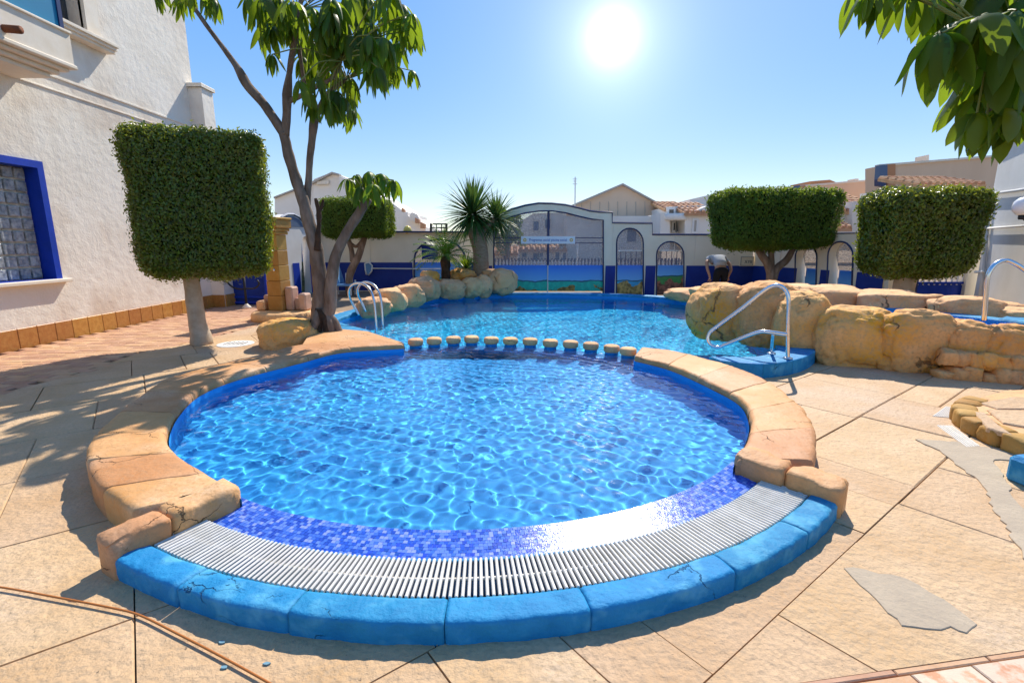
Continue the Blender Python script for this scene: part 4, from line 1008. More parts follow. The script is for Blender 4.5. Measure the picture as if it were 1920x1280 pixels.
MB().lathe([(.05, -.2), (.06, -.18), (.06, -.13)], gc, 12).build('socket', M['dark'], gl_, True)
MB().tube([gc+Vector((0, 0, -.17)), gc+Vector((.3, .25, -.2)), gc+Vector((.6, .6, -.1))], .02, 8).build('bracket', M['dark'], gl_, True)

# ------------------------------------------------------------------ left back walls
YL = 17.0
lw = thing('back_wall', 'long cream and blue wall behind the left square tree', 'wall', (-4, YL, 0))
zlt, zlb = XZ(735, 436, YL)[1], XZ(735, 492, YL)[1]
am = [XZ(x, y, YL) for x, y in arch_px(777, 872, 449, 486, 550)]; am[0] = (am[0][0], .02); am[-1] = (am[-1][0], .02)
xl, xr = XZ(604, 500, YL)[0], XZ(925, 500, YL)[0]
MB().panel([(xl, -.05), (xr, -.05), (xr, zlt), (xl, zlt)], [am], (0, YL, 0), (1, 0, 0), (0, -1, 0), .25).build('wall_face', M['render'], lw)
MB().box(((xl+xr)/2, YL, zlt+.02), (xr-xl, .34, .05)).build('coping_line', M['navy'], lw)
for x0, x1 in ((xl, am[0][0]-.03), (am[-1][0]+.03, xr)): MB().box(((x0+x1)/2, YL-.01, zlb/2), (x1-x0, .012, zlb)).build('blue_band', M['navyband'], lw)
MB().tube([Vector((x, YL-.01, z)) for x, z in am], .03, 4).build('arch_trim', M['navy'], lw)
MB().box(((am[0][0]+am[-1][0])/2, YL+.12, zlb/2), (am[-1][0]-am[0][0], .02, zlb)).build('painted_panel', M['mural'], lw)
MB().panel([(x, z) for x, z in [(am[0][0], zlb)]+am[1:-1]+[(am[-1][0], zlb)]], [], (0, YL+.1, 0), (1, 0, 0), (0, -1, 0), .004).build('mesh_infill', M['mesh'], lw)
MB().box((XZ(778, 500, YL)[0]-(-.3)+.2, YL+.11, (zlb+zlt)/2-.15), (.55, .02, zlt-zlb-.5)).build('painted_panel', M['royal'], lw)
for px in (696,): x = XZ(px, 500, YL)[0]; MB().box((x, YL-.008, (zlt+zlb)/2), (.02, .012, zlt-zlb)).build('joint_strip', M['trim'], lw)
# side wall with arched top and niche
S1, S2 = Vector((D(498, 500, 14.0).x, 14.0, 0)), Vector((xl, YL, 0))
sdx = (S2-S1).normalized(); snx = Vector((sdx.y, -sdx.x, 0)); snx = snx if snx.y < 0 else -snx
def SS(px, py): p = hit(px, py, S1, snx); return ((p-S1).dot(sdx), p.z)
sw = thing('arched_side_wall', 'white wall with a rounded top behind the stone pillar', 'wall', S1)
top = [SS(x, y) for x, y in ((499, 424), (520, 424), (521, 416), (528, 407), (538, 402), (550, 402), (560, 407), (568, 416), (574, 427), (604, 431))]
ni = [SS(x, y) for x, y in arch_px(565.5, 584, 442, 456, 545)]; ni[0] = (ni[0][0], .02); ni[-1] = (ni[-1][0], .02)
MB().panel([(0, -.05), ((S2-S1).length, -.05), ((S2-S1).length, top[-1][1])]+top[:-1][::-1], [ni], S1, sdx, snx, .3).build('wall_face', M['white'], sw)
MB().tube([S1+sdx*x+snx*.0+Vector((0, 0, z)) for x, z in top], .04, 4).build('coping_line', M['bluegrey'], sw)
ar2 = [SS(x, y) for x, y in ((523, 425), (527, 413), (536, 406), (550, 406), (561, 412), (571, 426))]
MB().panel(ar2, [], S1+snx*.012, sdx, snx, .01).build('arch_panel', M['bluegrey'], sw)
for s0, s1 in ((SS(549, 500)[0], ni[0][0]-.02), (ni[-1][0]+.02, (S2-S1).length)):
    c = S1+sdx*((s0+s1)/2)+snx*.008; zz = SS(556, 493)[1]; MB().box((c.x, c.y, zz/2), (s1-s0, .012, zz), rz=math.atan2(sdx.y, sdx.x)).build('blue_band', M['royal'], sw)
c = S1+sdx*((ni[0][0]+ni[-1][0])/2)-snx*.25
M['nichemural'] = mural_mat('niche_mural', (.05, .22, .30), (.16, .17, .06), .75, 1.0, (.01, .10, .40), (.05, .25, .45))
MB().box((c.x, c.y, 1.0), (ni[-1][0]-ni[0][0]+.1, .02, 2.1), rz=math.atan2(sdx.y, sdx.x)).build('niche_back', M['nichemural'], sw)
# folded blue table and chair, pool net
bt = thing('blue_table', 'light blue round table top leaning on the back wall behind the tree', 'table', D(655, 540, 16.2))
tc_ = D(657, 519, 16.4)
d1 = MB().lathe([(.36, -.015), (.37, 0), (.36, .015)], (0, 0, 0), 28).build('table_top', M['bluetable'], bt, True)
d1.matrix_local = Matrix.Translation(tc_-wloc(bt))@Matrix.Rotation(R(80), 4, 'X')@Matrix.Scale(1.1, 4, (0, 1, 0))
MB().tube([D(649, 512, 16.1), D(650, 545, 16.0)], .03, 6).build('leg', M['white'], bt, True); MB().tube([D(666, 525, 16.1), D(667, 545, 16.0)], .03, 6).build('leg', M['white'], bt, True)
bl = thing('blue_lounger', 'low light blue lounger lying in front of the back wall', 'lounger', D(645, 548, 15.6))
a, b = D(628, 548, 15.4), D(664, 545, 15.6)
MB().bbox(((a.x+b.x)/2, 15.5, .32), (b.x-a.x+.3, .6, .07), .02).build('seat', M['bluetable'], bl)
MB().bbox((a.x+.05, 15.6, .62), (.12, .55, .6), .04, M=Matrix.Rotation(R(-15), 3, 'Y')).build('backrest', M['bluetable'], bl)
for sx in (0, 1):
    for sy in (-.2, .2): MB().tube([(a.x+(b.x-a.x)*sx, 15.5+sy, 0), (a.x+(b.x-a.x)*sx, 15.5+sy, .3)], .02, 6).build('leg', M['white'], bl)
nt_ = thing('pool_net', 'pale blue leaf net on a long white pole hanging on the blue wall', 'pool net', D(690, 500, YL-.1))
np_ = [D(x, y, YL-.1) for x, y in ((684, 494), (692, 492), (698, 498), (697, 508), (691, 516), (687, 514), (685, 505))]
MB().tube(np_+[np_[0]], .025, 6).build('net_frame', M['white'], nt_, True)
MB().add([tuple(p) for p in np_], [tuple(range(7))]).build('net', M['bluetable'], nt_)
MB().tube([D(699, 503, YL-.1), D(790, 504, YL-.1), D(826, 504, YL-.1)], .022, 6).build('pole', M['white'], nt_, True)
MB().tube([D(694, 484, YL-.02), D(694, 494, YL-.05)], .02, 6).build('hook', M['white'], nt_)
yl_ = thing('globe_lamp', 'yellow globe lamp on top of the long back wall', 'lamp', D(764, 436, YL))
g_ = D(764, 432, YL+.1); MB().lathe([(.03, -.15), (.1, -.12), (.15, 0), (.1, .12), (.02, .155)], g_, 16).build('globe', M['yellow'], yl_, True)
MB().lathe([(.06, -.2), (.06, -.1)], g_, 10).build('socket', M['dark'], yl_)
fr = thing('roof_railing', 'black metal railing above the back wall left of the palm', 'railing', D(822, 436, YL+.8))
for x in (808, 818, 828, 837): MB().tube([D(x, 437, YL+.8), D(x, 419, YL+.8)], .02 if x in (818, 828) else .045, 6).build('upright', M['dark'], fr)
for y in (420, 427): MB().tube([D(807, y, YL+.8), D(838, y, YL+.8)], .025, 6).build('rail', M['dark'], fr)

# ------------------------------------------------------------------ houses beyond
def ext(parent, name, pts, Y, th, mat):
    """front polygon given in photo pixels at depth Y, real depth th"""
    return MB().panel([XZ(x, y, Y) for x, y in pts], [], (0, Y, 0), (1, 0, 0), (0, -1, 0), th).build(name, M[mat], parent)
def win(parent, x0, x1, y0, y1, Y, mat='winglass', fr='white', fw=.08):
    a, b = XZ(x0, y1, Y), XZ(x1, y0, Y)
    w_ = MB().panel([(a[0]-fw, a[1]-fw), (b[0]+fw, a[1]-fw), (b[0]+fw, b[1]+fw), (a[0]-fw, b[1]+fw)], [[a, (b[0], a[1]), b, (a[0], b[1])]], (0, Y-.05, 0), (1, 0, 0), (0, -1, 0), .09).build('window', M[fr], parent)
    MB().box(((a[0]+b[0])/2, Y-.012, (a[1]+b[1])/2), (b[0]-a[0], .02, b[1]-a[1])).build('pane', M[mat], w_); return w_
def roof(parent, x0, x1, yl_, yh, Y, run, mat='terra', skew=0):
    """tiled slope seen from its eave: rows of barrel tiles running up the slope"""
    a, b = XZ(x0, yl_, Y), XZ(x1, yl_, Y); zt = XZ(x0, yh, Y+run)[1]; n = max(4, int((b[0]-a[0])/.24)); m = MB()
    sl_ = zt-a[1]
    m.add([(a[0], Y, a[1]-.12), (b[0], Y, b[1]-.12), (b[0], Y+run, zt-.12), (a[0], Y+run, zt-.12), (a[0], Y, a[1]), (b[0], Y, b[1]), (b[0], Y+run, zt), (a[0], Y+run, zt)], [(4, 5, 6, 7), (0, 1, 5, 4), (1, 2, 6, 5), (3, 0, 4, 7), (2, 3, 7, 6)])
    r_ = m.build('roof', M[mat], parent)
    k = 5; rows_ = []
    for i in range(n):
        x = a[0]+(b[0]-a[0])*(i+.5)/n; t = MB()
        for j in range(k):
            f0, f1 = j/k, (j+1.08)/k
            t.tube([(x, Y+run*f0, a[1]+sl_*f0+.03), (x, Y+run*f1, a[1]+sl_*f1+.01)], (.09, .075), 6)
        t.build('tile_row', M[mat], r_)
    return r_
# white stepped block on the left
h1 = thing('white_house', 'white stepped house block rising behind the left square tree', 'house', XZ(650, 440, 24)[:1]+(24, 0))
ext(h1, 'wall', [(515, 470), (515, 368), (590, 340), (590, 470)], 24, 5, 'housewhite')
ext(h1, 'wall', [(588, 470), (588, 336), (622, 323), (636, 327), (700, 360), (700, 470)], 23.7, 5, 'housewhite')
ext(h1, 'wall', [(636, 470), (636, 330), (720, 372), (742, 385), (742, 470)], 23.4, 5, 'housewhite')
ext(h1, 'wall', [(740, 470), (740, 384), (756, 396), (765, 398), (765, 470)], 23, 5, 'housewhite')
ext(h1, 'wall', [(764, 470), (764, 404), (786, 418), (798, 426), (798, 470)], 22.6, 5, 'housewhite')
ext(h1, 'roof_edge', [(583, 341), (622, 322), (636, 326), (636, 329), (622, 325.5), (584, 345)], 23.5, .25, 'curtain')
ext(h1, 'roof_edge', [(513, 369), (590, 339), (590, 342), (513, 372)], 23.85, .3, 'curtain')
ext(h1, 'parapet', [(768, 404), (772, 398), (782, 402), (786, 410), (786, 420), (768, 412)], 22.4, .4, 'housewhite')
for i, (x0, x1, y0, y1) in enumerate(((753, 758, 389, 397), (778, 786, 408, 418), (788, 797, 416, 428))): ext(h1, 'terracotta_edge', [(x0, y1), (x0, y0), (x1, y0+4), (x1, y1)], 22.2, .3, 'terra')
for x0, x1, y0, y1 in ((594, 616, 340, 346),): ext(h1, 'moulding', [(x0, y1), (x0, y0), (x1, y0-2), (x1, y1-1)], 23.55, .1, 'trim')
# peach gable house behind the gate
h2 = thing('peach_house', 'windowless peach gable house rising above the gate', 'house', XZ(1165, 440, 27)[:1]+(27, 0))
ext(h2, 'wall', [(1078, 470), (1078, 384), (1168, 346), (1243, 387), (1243, 470)], 27, 8, 'peach')
ext(h2, 'roof_edge', [(1070, 385), (1168, 343.5), (1248, 387), (1248, 390), (1168, 347), (1070, 389)], 26.8, 8.2, 'curtain')
for x in range(1090, 1243, 17): ext(h2, 'sheet_joint', [(x, 450), (x, 378-abs(x-1168)*-.0+max(0, abs(x-1168)-70)*.4), (x+.6, 378+max(0, abs(x-1168)-70)*.4), (x+.6, 450)], 26.97, .03, 'curtain')
tv = thing('roof_antenna', 'thin television mast standing left of the peach gable', 'antenna', D(1077, 385, 26.5))
MB().tube([D(1078, 392, 26.5), D(1078.5, 332, 26.5)], .03, 6).build('mast', M['greywall'], tv)
for y, w2 in ((336, 4), (340, 3), (345, 4)): MB().tube([D(1078-w2, y, 26.5), D(1078+w2, y, 26.5)], .015, 4).build('element', M['greywall'], tv)
# white houses between the gable and the right back tree
h3 = thing('white_terrace_house', 'white house with curved balcony and tiled roofs right of the peach gable', 'house', XZ(1280, 440, 24)[:1]+(24, 0))
ext(h3, 'wall', [(1238, 470), (1238, 400), (1256, 400), (1256, 470)], 23.6, 3, 'housewhite')
ext(h3, 'wall', [(1250, 470), (1250, 388), (1340, 384), (1340, 470)], 24.4, 4, 'housewhite')
ext(h3, 'wall', [(1284, 470), (1284, 402), (1330, 385), (1345, 385), (1345, 470)], 23.4, 4, 'housewhite')
ext(h3, 'wall', [(1293, 392), (1293, 374), (1345, 362), (1345, 392)], 26, 4, 'housewhite')
cxb = XZ(1266, 405, 23.9)[0]; zb0, zb1 = XZ(1266, 413, 23.4)[1], XZ(1266, 400, 23.4)[1]
MB().lathe([(.62, zb0), (.66, zb0+.05), (.66, zb1)], (cxb, 23.9, 0), 24).build('balcony', M['housewhite'], h3, True)
win(h3, 1269, 1278, 418, 434, 24.38); win(h3, 1262, 1266, 418, 432, 24.38); win(h3, 1300, 1306, 413, 434, 23.38, 'curtain'); win(h3, 1254, 1263, 393, 400, 24.3, 'winglass')
roof(h3, 1246, 1294, 392, 380, 24.5, 2.5); roof(h3, 1284, 1345, 399, 382, 23.2, 2.5)
# houses with tiled lean-to seen through the gate
h4 = thing('street_house', 'white street house with tiled porch seen through the gate mesh', 'house', XZ(1010, 500, 26)[:1]+(26, 0))
ext(h4, 'wall', [(972, 505), (972, 418), (1000, 400), (1062, 398), (1062, 505)], 26.5, 5, 'housewhite')
ext(h4, 'wall', [(974, 505), (974, 466), (1062, 462), (1062, 505)], 24, 2.4, 'housewhite')
roof(h4, 972, 1064, 467, 452, 23.8, 2.6)
ext(h4, 'wall', [(1062, 505), (1062, 405), (1240, 405), (1240, 505)], 25.2, 3, 'housewhite')
for x0, x1, y0, y1 in ((979, 987, 474, 482), (999, 1008, 474, 490), (1012, 1018, 474, 482), (1041, 1049, 473, 489), (1055, 1061, 474, 489)): win(h4, x0, x1, y0, y1, 23.98, 'bluegrey', 'trim')
for x0, x1, y0, y1 in ((1000, 1010, 415, 432), (1022, 1032, 412, 428)): win(h4, x0, x1, y0, y1, 26.48, 'bluegrey', 'trim')
win(h4, 1179, 1190, 428, 450, 25.18, 'bluegrey', 'bluegrey')
for x in (1163, 1173, 1183, 1195): ext(h4, 'balcony_bar', [(x, 480), (x, 462), (x+2, 462), (x+2, 480)], 24.6, .06, 'white')
ext(h4, 'balcony_rail', [(1155, 462), (1155, 459), (1205, 459), (1205, 462)], 24.6, .08, 'white')
h5 = thing('low_street_house', 'low house with tiled roof seen through the left gate leaf', 'house', XZ(945, 500, 22)[:1]+(22, 0))
ext(h5, 'wall', [(905, 510), (905, 472), (970, 472), (970, 510)], 22.2, 3, 'housewhite'); roof(h5, 903, 972, 474, 462, 22, 2.)
ext(h5, 'door', [(944, 500), (944, 476), (950, 476), (950, 500)], 22.15, .04, 'bluegrey')
sf = thing('street_fence', 'dark slatted street fence behind the gate', 'fence', XZ(1040, 510, 20)[:1]+(20, 0))
a, b = XZ(925, 497, 20)[0], XZ(1300, 497, 20)[0]
for i in range(60): MB().box((a+(b-a)*(i+.5)/60, 20, .5), (.07, .03, 1.0)).build('slat', M['navy'], sf)
MB().box(((a+b)/2, 20.03, .9), (b-a, .03, .06)).build('rail', M['navy'], sf)
ns_ = thing('no_parking_sign', 'round blue and red no parking sign on a street post', 'road sign', D(1083, 497, 19))
c = D(1083, 466, 19)
MB().tube([(c.x, 19.03, 0), (c.x, 19.03, c.z+.25)], .03, 8).build('post', M['white'], ns_, True)
for r, yy, mt in ((.27, 19.0, 'signred'), (.20, 18.99, 'signblue')):
    o = MB().lathe([(r, -.004), (r, .004)], (0, 0, 0), 24).build('disc', M[mt], ns_); o.matrix_local = Matrix.Translation(Vector((c.x, yy, c.z))-wloc(ns_))@Matrix.Rotation(math.pi/2, 4, 'X')
o = MB().box((0, 0, 0), (.4, .006, .045)).build('bar', M['signred'], ns_); o.matrix_local = Matrix.Translation(Vector((c.x, 18.98, c.z))-wloc(ns_))@Matrix.Rotation(R(45), 4, 'Y')
# right: apartment blocks and tiled terraces
h6 = thing('apartment_block', 'long low beige apartment block with orange ends behind the right trees', 'building', XZ(1570, 440, 42)[:1]+(42, 0))
ext(h6, 'wall', [(1497, 440), (1497, 350), (1645, 338), (1645, 440)], 42, 2, 'peach')
ext(h6, 'orange_panel', [(1500, 440), (1500, 348.5), (1510, 347.5), (1510, 440)], 41.9, .2, 'brick'); ext(h6, 'orange_panel', [(1636, 440), (1636, 339), (1646, 338), (1646, 440)], 41.9, .2, 'brick')
ext(h6, 'blue_panel', [(1490, 440), (1490, 348.5), (1500, 347.5), (1500, 440)], 41.9, 2, 'bluegrey')
ext(h6, 'roof_box', [(1519, 352), (1519, 340), (1556, 337), (1568, 342), (1568, 350)], 43, 3, 'brick'); ext(h6, 'roof_edge', [(1497, 351), (1497, 347.5), (1645, 335.5), (1645, 339)], 41.95, .5, 'trim')
ext(h6, 'chimney', [(1604, 345), (1604, 335), (1610, 335), (1610, 345)], 43, 1, 'trim')
h7 = thing('apartment_block', 'taller beige apartment block with blue corner above the right square tree', 'building', XZ(1750, 440, 36)[:1]+(36, 0))
ext(h7, 'wall', [(1660, 440), (1660, 309), (1900, 290), (1900, 440)], 36, 2, 'peach')
ext(h7, 'roof_edge', [(1650, 312), (1650, 308), (1900, 288), (1900, 292)], 35.9, .5, 'trim'); ext(h7, 'orange_panel', [(1664, 440), (1664, 308.5), (1679, 307.3), (1679, 440)], 35.85, .2, 'brick')
ext(h7, 'blue_corner', [(1647, 336), (1649, 310), (1664, 308.5), (1664, 336)], 35.8, .4, 'bluegrey'); ext(h7, 'chimney', [(1736, 304), (1737, 291), (1742, 290), (1742, 304)], 37, 1, 'trim')
ext(h7, 'dark_corner', [(1647, 348), (1647, 336), (1663, 335), (1661, 350)], 35.8, .4, 'navy')
h8 = thing('tiled_terrace_house', 'white house with stepped terracotta roofs between the two right square trees', 'house', XZ(1600, 440, 22)[:1]+(22, 0))
ext(h8, 'wall', [(1545, 470), (1545, 382), (1640, 376), (1640, 470)], 22, 4, 'housewhite'); roof(h8, 1548, 1640, 383, 363, 21.6, 2.4)
ext(h8, 'wall', [(1555, 470), (1555, 410), (1598, 406), (1598, 470)], 20.8, 1.2, 'housewhite'); roof(h8, 1556, 1598, 396, 380, 20.6, 1.2); roof(h8, 1556, 1598, 428, 410, 19.8, 1.)
ext(h8, 'wall', [(1598, 470), (1598, 378), (1610, 378), (1610, 470)], 20.4, 1.2, 'housewhite')
win(h8, 1570, 1582, 394, 401, 20.78, 'bluegrey')
h9 = thing('tiled_roof_house', 'tiled roof house touching the pale building above the right square tree', 'house', XZ(1780, 440, 18)[:1]+(18, 0))
roof(h9, 1722, 1850, 346, 334, 17.6, 2.0); ext(h9, 'wall', [(1724, 470), (1724, 348), (1850, 348), (1850, 470)], 17.9, 3, 'housewhite')
# ------------------------------------------------------------------ clipped square trees
def hedge(name_label, base, ctr, half, rz, taper, nleaf, leaf, seed, trunks, trunk_mat, leafmat, group='clipped square trees'):
    t = thing('topiary_tree', name_label, 'tree', base, group)
    r = np.random.default_rng(seed); hx, hy, hz = half; rad = .42*min(half)
    areas = np.array([hy*hz, hy*hz, hx*hz, hx*hz, hx*hy, hx*hy]); areas = areas/areas.sum()
    def surf(n):
        f = r.choice(6, n, p=areas); P = r.uniform(-1, 1, (n, 3))*np.array(half)
        ax = f//2; sg = np.where(f % 2 == 0, -1., 1.); P[np.arange(n), ax] = sg*np.array(half)[ax]
        q = np.clip(P, -(np.array(half)-rad), np.array(half)-rad); d = P-q; l = np.linalg.norm(d, axis=1, keepdims=True); nr_ = d/np.maximum(l, 1e-6)
        return q+nr_*rad, nr_
    P, N_ = surf(nleaf)
    lump = np.array([noise.noise(Vector(p)*2.1+Vector((seed, 0, 0)))*.085+noise.noise(Vector(p)*5.5+Vector((0, seed, 0)))*.022 for p in P])
    P = P+N_*(lump+r.normal(-.03, .035, nleaf)+(r.random(nleaf) < .012)*.06)[:, None]
    def place(Q):
        k = 1-taper*(1-(Q[:, 2]+hz)/(2*hz)); Q = Q.copy(); Q[:, 0] *= k; Q[:, 1] *= k
        c, s = math.cos(rz), math.sin(rz); return np.stack([Q[:, 0]*c-Q[:, 1]*s, Q[:, 0]*s+Q[:, 1]*c, Q[:, 2]], 1)+np.array(ctr)
    # leaf frame: axis along surface (random, drooping out), normal mostly outward
    A = r.normal(0, 1, (nleaf, 3)); A[:, 2] += .5; A = A-N_*(A*N_).sum(1, keepdims=True)*.55; A /= np.linalg.norm(A, axis=1, keepdims=True)
    B = np.cross(N_+r.normal(0, .45, (nleaf, 3)), A); B /= np.linalg.norm(B, axis=1, keepdims=True); Nn = np.cross(A, B)
    ln = leaf*r.uniform(.65, 1.3, nleaf)[:, None]; wd = ln*.24
    V = np.stack([P, P+A*ln*.5+B*wd+Nn*wd*.35, P+A*ln, P+A*ln*.5-B*wd+Nn*wd*.35], 1).reshape(-1, 3)
    i = np.arange(nleaf)*4; F = np.concatenate([np.stack([i, i+1, i+2], 1), np.stack([i, i+2, i+3], 1)])
    o = np_mesh('foliage', place(V), F, M[leafmat], t); o['kind'] = 'stuff'
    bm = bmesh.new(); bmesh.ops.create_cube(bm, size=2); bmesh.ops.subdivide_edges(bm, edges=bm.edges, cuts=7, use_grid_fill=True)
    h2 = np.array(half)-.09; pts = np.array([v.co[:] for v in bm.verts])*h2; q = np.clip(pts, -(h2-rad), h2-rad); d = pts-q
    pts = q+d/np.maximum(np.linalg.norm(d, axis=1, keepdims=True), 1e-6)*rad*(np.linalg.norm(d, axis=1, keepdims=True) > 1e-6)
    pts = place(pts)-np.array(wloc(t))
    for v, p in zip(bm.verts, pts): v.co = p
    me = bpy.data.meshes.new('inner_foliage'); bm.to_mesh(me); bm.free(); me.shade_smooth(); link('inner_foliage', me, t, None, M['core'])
    for k, (path, rr) in enumerate(trunks):
        S = smooth(path, 16); R_ = np.interp(np.linspace(0, 1, 16), np.linspace(0, 1, len(rr)), rr)
        MB().tube(S, list(R_), 14, noise_amp=.12, seed=seed+k).build('trunk' if k == 0 else 'limb', M[trunk_mat], t, True)
    return t
b = G(378, 645)
hedge('large square clipped tree on a pale trunk beside the white building', b, (-4.80, 7.95, 2.15), (.92, .62, 1.06), R(32), .09, 72000, .052, 2,
      [([(b.x, b.y, -.03), (b.x-.0, b.y, .08), (b.x-.03, b.y, .5), (b.x-.05, b.y+.02, 1.3)], (.17, .125, .112, .115))], 'paletrunk', 'leaf')
c = D(1720, 438, 9.8)
hedge('square clipped tree on a pale trunk beside the pale right building', (c.x-.05, 9.8, 0), (c.x, 9.8, c.z-.0), (.84, .7, .80), R(-6), .08, 40000, .07, 5,
      [([(c.x-.1, 9.8, 0), (c.x-.1, 9.8, .5), (c.x-.08, 9.8, 1.2)], (.2, .18, .18))], 'paletrunk', 'leaf')
Y2 = 13.2; c = D(1447, 413, Y2); tb = D(1447, 540, Y2)
hedge('wide clipped tree with a forked trunk standing behind the boulder wall', (tb.x, Y2, 0), (c.x, Y2, c.z), (1.52, .75, .73), R(4), .13, 42000, .07, 8,
      [([(tb.x-.1, Y2, 0), D(1447, 530, Y2), D(1442, 500, Y2), D(1428, 478, Y2), D(1420, 465, Y2)], (.2, .16, .12, .1, .08)), ([D(1447, 525, Y2), D(1455, 505, Y2), D(1475, 487, Y2), D(1488, 465, Y2)], (.13, .1, .09, .07)), ([D(1446, 505, Y2), D(1446, 470, Y2)], (.09, .07))], 'bark', 'leaffine')
Y3 = 15.4; c = D(671, 410, Y3); tb = D(655, 545, Y3)
hedge('small clipped tree with a looped trunk behind the umbrella tree', (tb.x, Y3, 0), (c.x, Y3, c.z), (1.02, .6, .55), R(2), .05, 30000, .06, 9,
      [([(tb.x, Y3, 0), D(655, 520, Y3), D(664, 495, Y3), D(672, 480, Y3), D(684, 445, Y3)], (.12, .11, .12, .1, .08)), ([D(662, 490, Y3), D(658, 465, Y3), D(650, 440, Y3)], (.09, .07, .07)), ([D(655, 455, Y3), D(668, 462, Y3), D(680, 450, Y3)], (.05, .05, .05))], 'bark', 'leaffine')

# ------------------------------------------------------------------ umbrella trees
def leaflet(L, W, fold=.3, n=7, curl=1.1):
    """one drooping leaflet: starts at the origin, heads out along +x and bends down"""
    m = MB(); x = z = 0.; a = R(18); st = L/n; rows_ = []
    for i in range(n+1):
        t = i/n; wd = W*.5*(math.sin(math.pi*min(1, t*.92+.06))**.75)*(1 if t < .98 else .1) if i else W*.05
        rows_.append((x, z, wd, a)); x += math.cos(a)*st; z -= math.sin(a)*st; a += (R(84)-a)*.40*curl if t < .5 else R(1.5)
    for (x, z, wd, a) in rows_:
        up_ = Vector((math.sin(a), 0, math.cos(a)))
        m.v += [tuple(Vector((x, wd, z))-up_*wd*fold), (x, 0, z), tuple(Vector((x, -wd, z))-up_*wd*fold)]
    for i in range(n): k = i*3; m.f += [(k, k+1, k+4, k+3), (k+1, k+2, k+5, k+4)]
    return m
LEAVES = []
for j, (L, W, fo, cu) in enumerate(((1., .22, .5, 1.05), (1., .18, .75, 1.3), (1., .25, .35, .9))):
    mb = leaflet(L, W, fo, 7, cu); LEAVES.append((mb, mb.mesh('leaf', smooth=True)))
for mb, me in LEAVES: me.materials.append(M['umb'])
def umbrella(t, whorls, L, seed, limit=300, nl=(9, 13), wide=1.):
    r = random.Random(seed); og = wloc(t); allv = []
    for (p, sc) in whorls:
        n = r.randint(*nl); a0 = r.uniform(0, 6.28)
        for k in range(n):
            a = a0+2*math.pi*k/n+r.uniform(-.2, .2); s = L*sc*r.uniform(.58, 1.15)
            Mx = Matrix.Translation(p)@Matrix.Rotation(a, 4, 'Z')@Matrix.Rotation(r.uniform(-.15, .45), 4, 'Y')@Matrix.Rotation(r.uniform(-.35, .35), 4, 'X')@Matrix.Translation((.06*s, 0, 0))@Matrix.Diagonal((s, s*wide, s, 1))
            allv.append((Mx, r.randrange(3), p.y))
    allv.sort(key=lambda q: q[2])
    for Mx, j, _ in allv[:limit]:
        o = link('leaf', LEAVES[j][1], t); o.matrix_local = Matrix.Translation(-og)@Mx
    if allv[limit:]:
        mb = MB()
        for Mx, j, _ in allv[limit:]: mb.add([Mx@Vector(v) for v in LEAVES[j][0].v], LEAVES[j][0].f)
        o = mb.build('leaf_mass', M['umbi'], t, True); o['kind'] = 'stuff'
YT = 8.2
ut = thing('umbrella_tree', 'tall leaning umbrella tree with several bare limbs left of the pool', 'tree', (G(610, 637).x, YT, 0))
def limb(pts, rr, nm='limb', mat='bark', n=24, amp=.14):
    P = smooth([D(x, y, YT+dy) for x, y, dy in pts], n); R_ = np.interp(np.linspace(0, 1, n), np.linspace(0, 1, len(rr)), rr)*.86
    MB().tube(P, list(R_), 12, noise_amp=amp, seed=pts[0][0]).build(nm, M[mat], ut, True)
limb([(612, 648, -.1), (608, 625, -.05), (604, 580, 0), (600, 530, 0), (592, 470, 0), (578, 410, 0), (556, 340, 0), (540, 285, 0), (531, 248, 0)], (.27, .22, .15, .13, .125, .115, .1, .095, .09), 'trunk', n=40, amp=.22)
limb([(534, 255, 0), (515, 225, 0), (492, 192, .05), (465, 162, .1), (447, 130, .15), (420, 92, .2), (385, 45, .25), (356, 0, .3), (345, -40, .3)], (.085, .08, .075, .085, .05, .042, .04, .038, .03), n=40)
limb([(534, 258, 0), (537, 225, 0), (538, 188, -.05), (541, 150, -.1), (548, 100, -.15), (556, 60, -.2), (562, 20, -.2), (566, -30, -.2)], (.075, .07, .085, .045, .05, .045, .04, .03), n=36)
limb([(540, 190, -.05), (560, 182, -.1), (590, 165, -.2), (625, 145, -.3), (640, 115, -.35)], (.05, .04, .035, .03, .025))
limb([(574, 395, .05), (578, 350, .1), (581, 300, .1), (586, 250, .1), (590, 222, .1)], (.07, .065, .06, .065, .08))
limb([(590, 225, .1), (580, 195, .1), (571, 160, .1), (565, 120, .15), (560, 80, .2)], (.06, .05, .035, .03, .025)); limb([(590, 225, .1), (600, 200, .15), (615, 175, .2), (650, 150, .3)], (.06, .045, .04, .03))
limb([(604, 610, -.1), (618, 575, -.1), (621, 530, -.1), (630, 480, -.1), (648, 440, -.1), (672, 402, -.1), (690, 372, -.1)], (.15, .12, .11, .10, .09, .085, .08), n=36)
limb([(595, 470, -.08), (597, 430, -.1), (598, 400, -.1), (592, 372, -.1)], (.06, .055, .05, .03), 'dead_stub', 'barkdark', amp=.5); limb([(598, 395, -.1), (604, 385, -.1), (606, 374, -.12)], (.04, .035, .015), 'dead_stub', 'barkdark', amp=.5)
for i, (x, dx) in enumerate(((585, -26), (632, 22), (600, -12), (620, 10), (612, 0), (590, -34))):
    limb([(604+dx*.2, 580, -.12), (x, 612, -.16-.02*i), (x+dx*.45, 638, -.2-.03*i)], (.07, .075, .05), 'root', 'bark' if i % 2 else 'barkdark', amp=.5, n=14)
W_ = []
rw_ = random.Random(12)
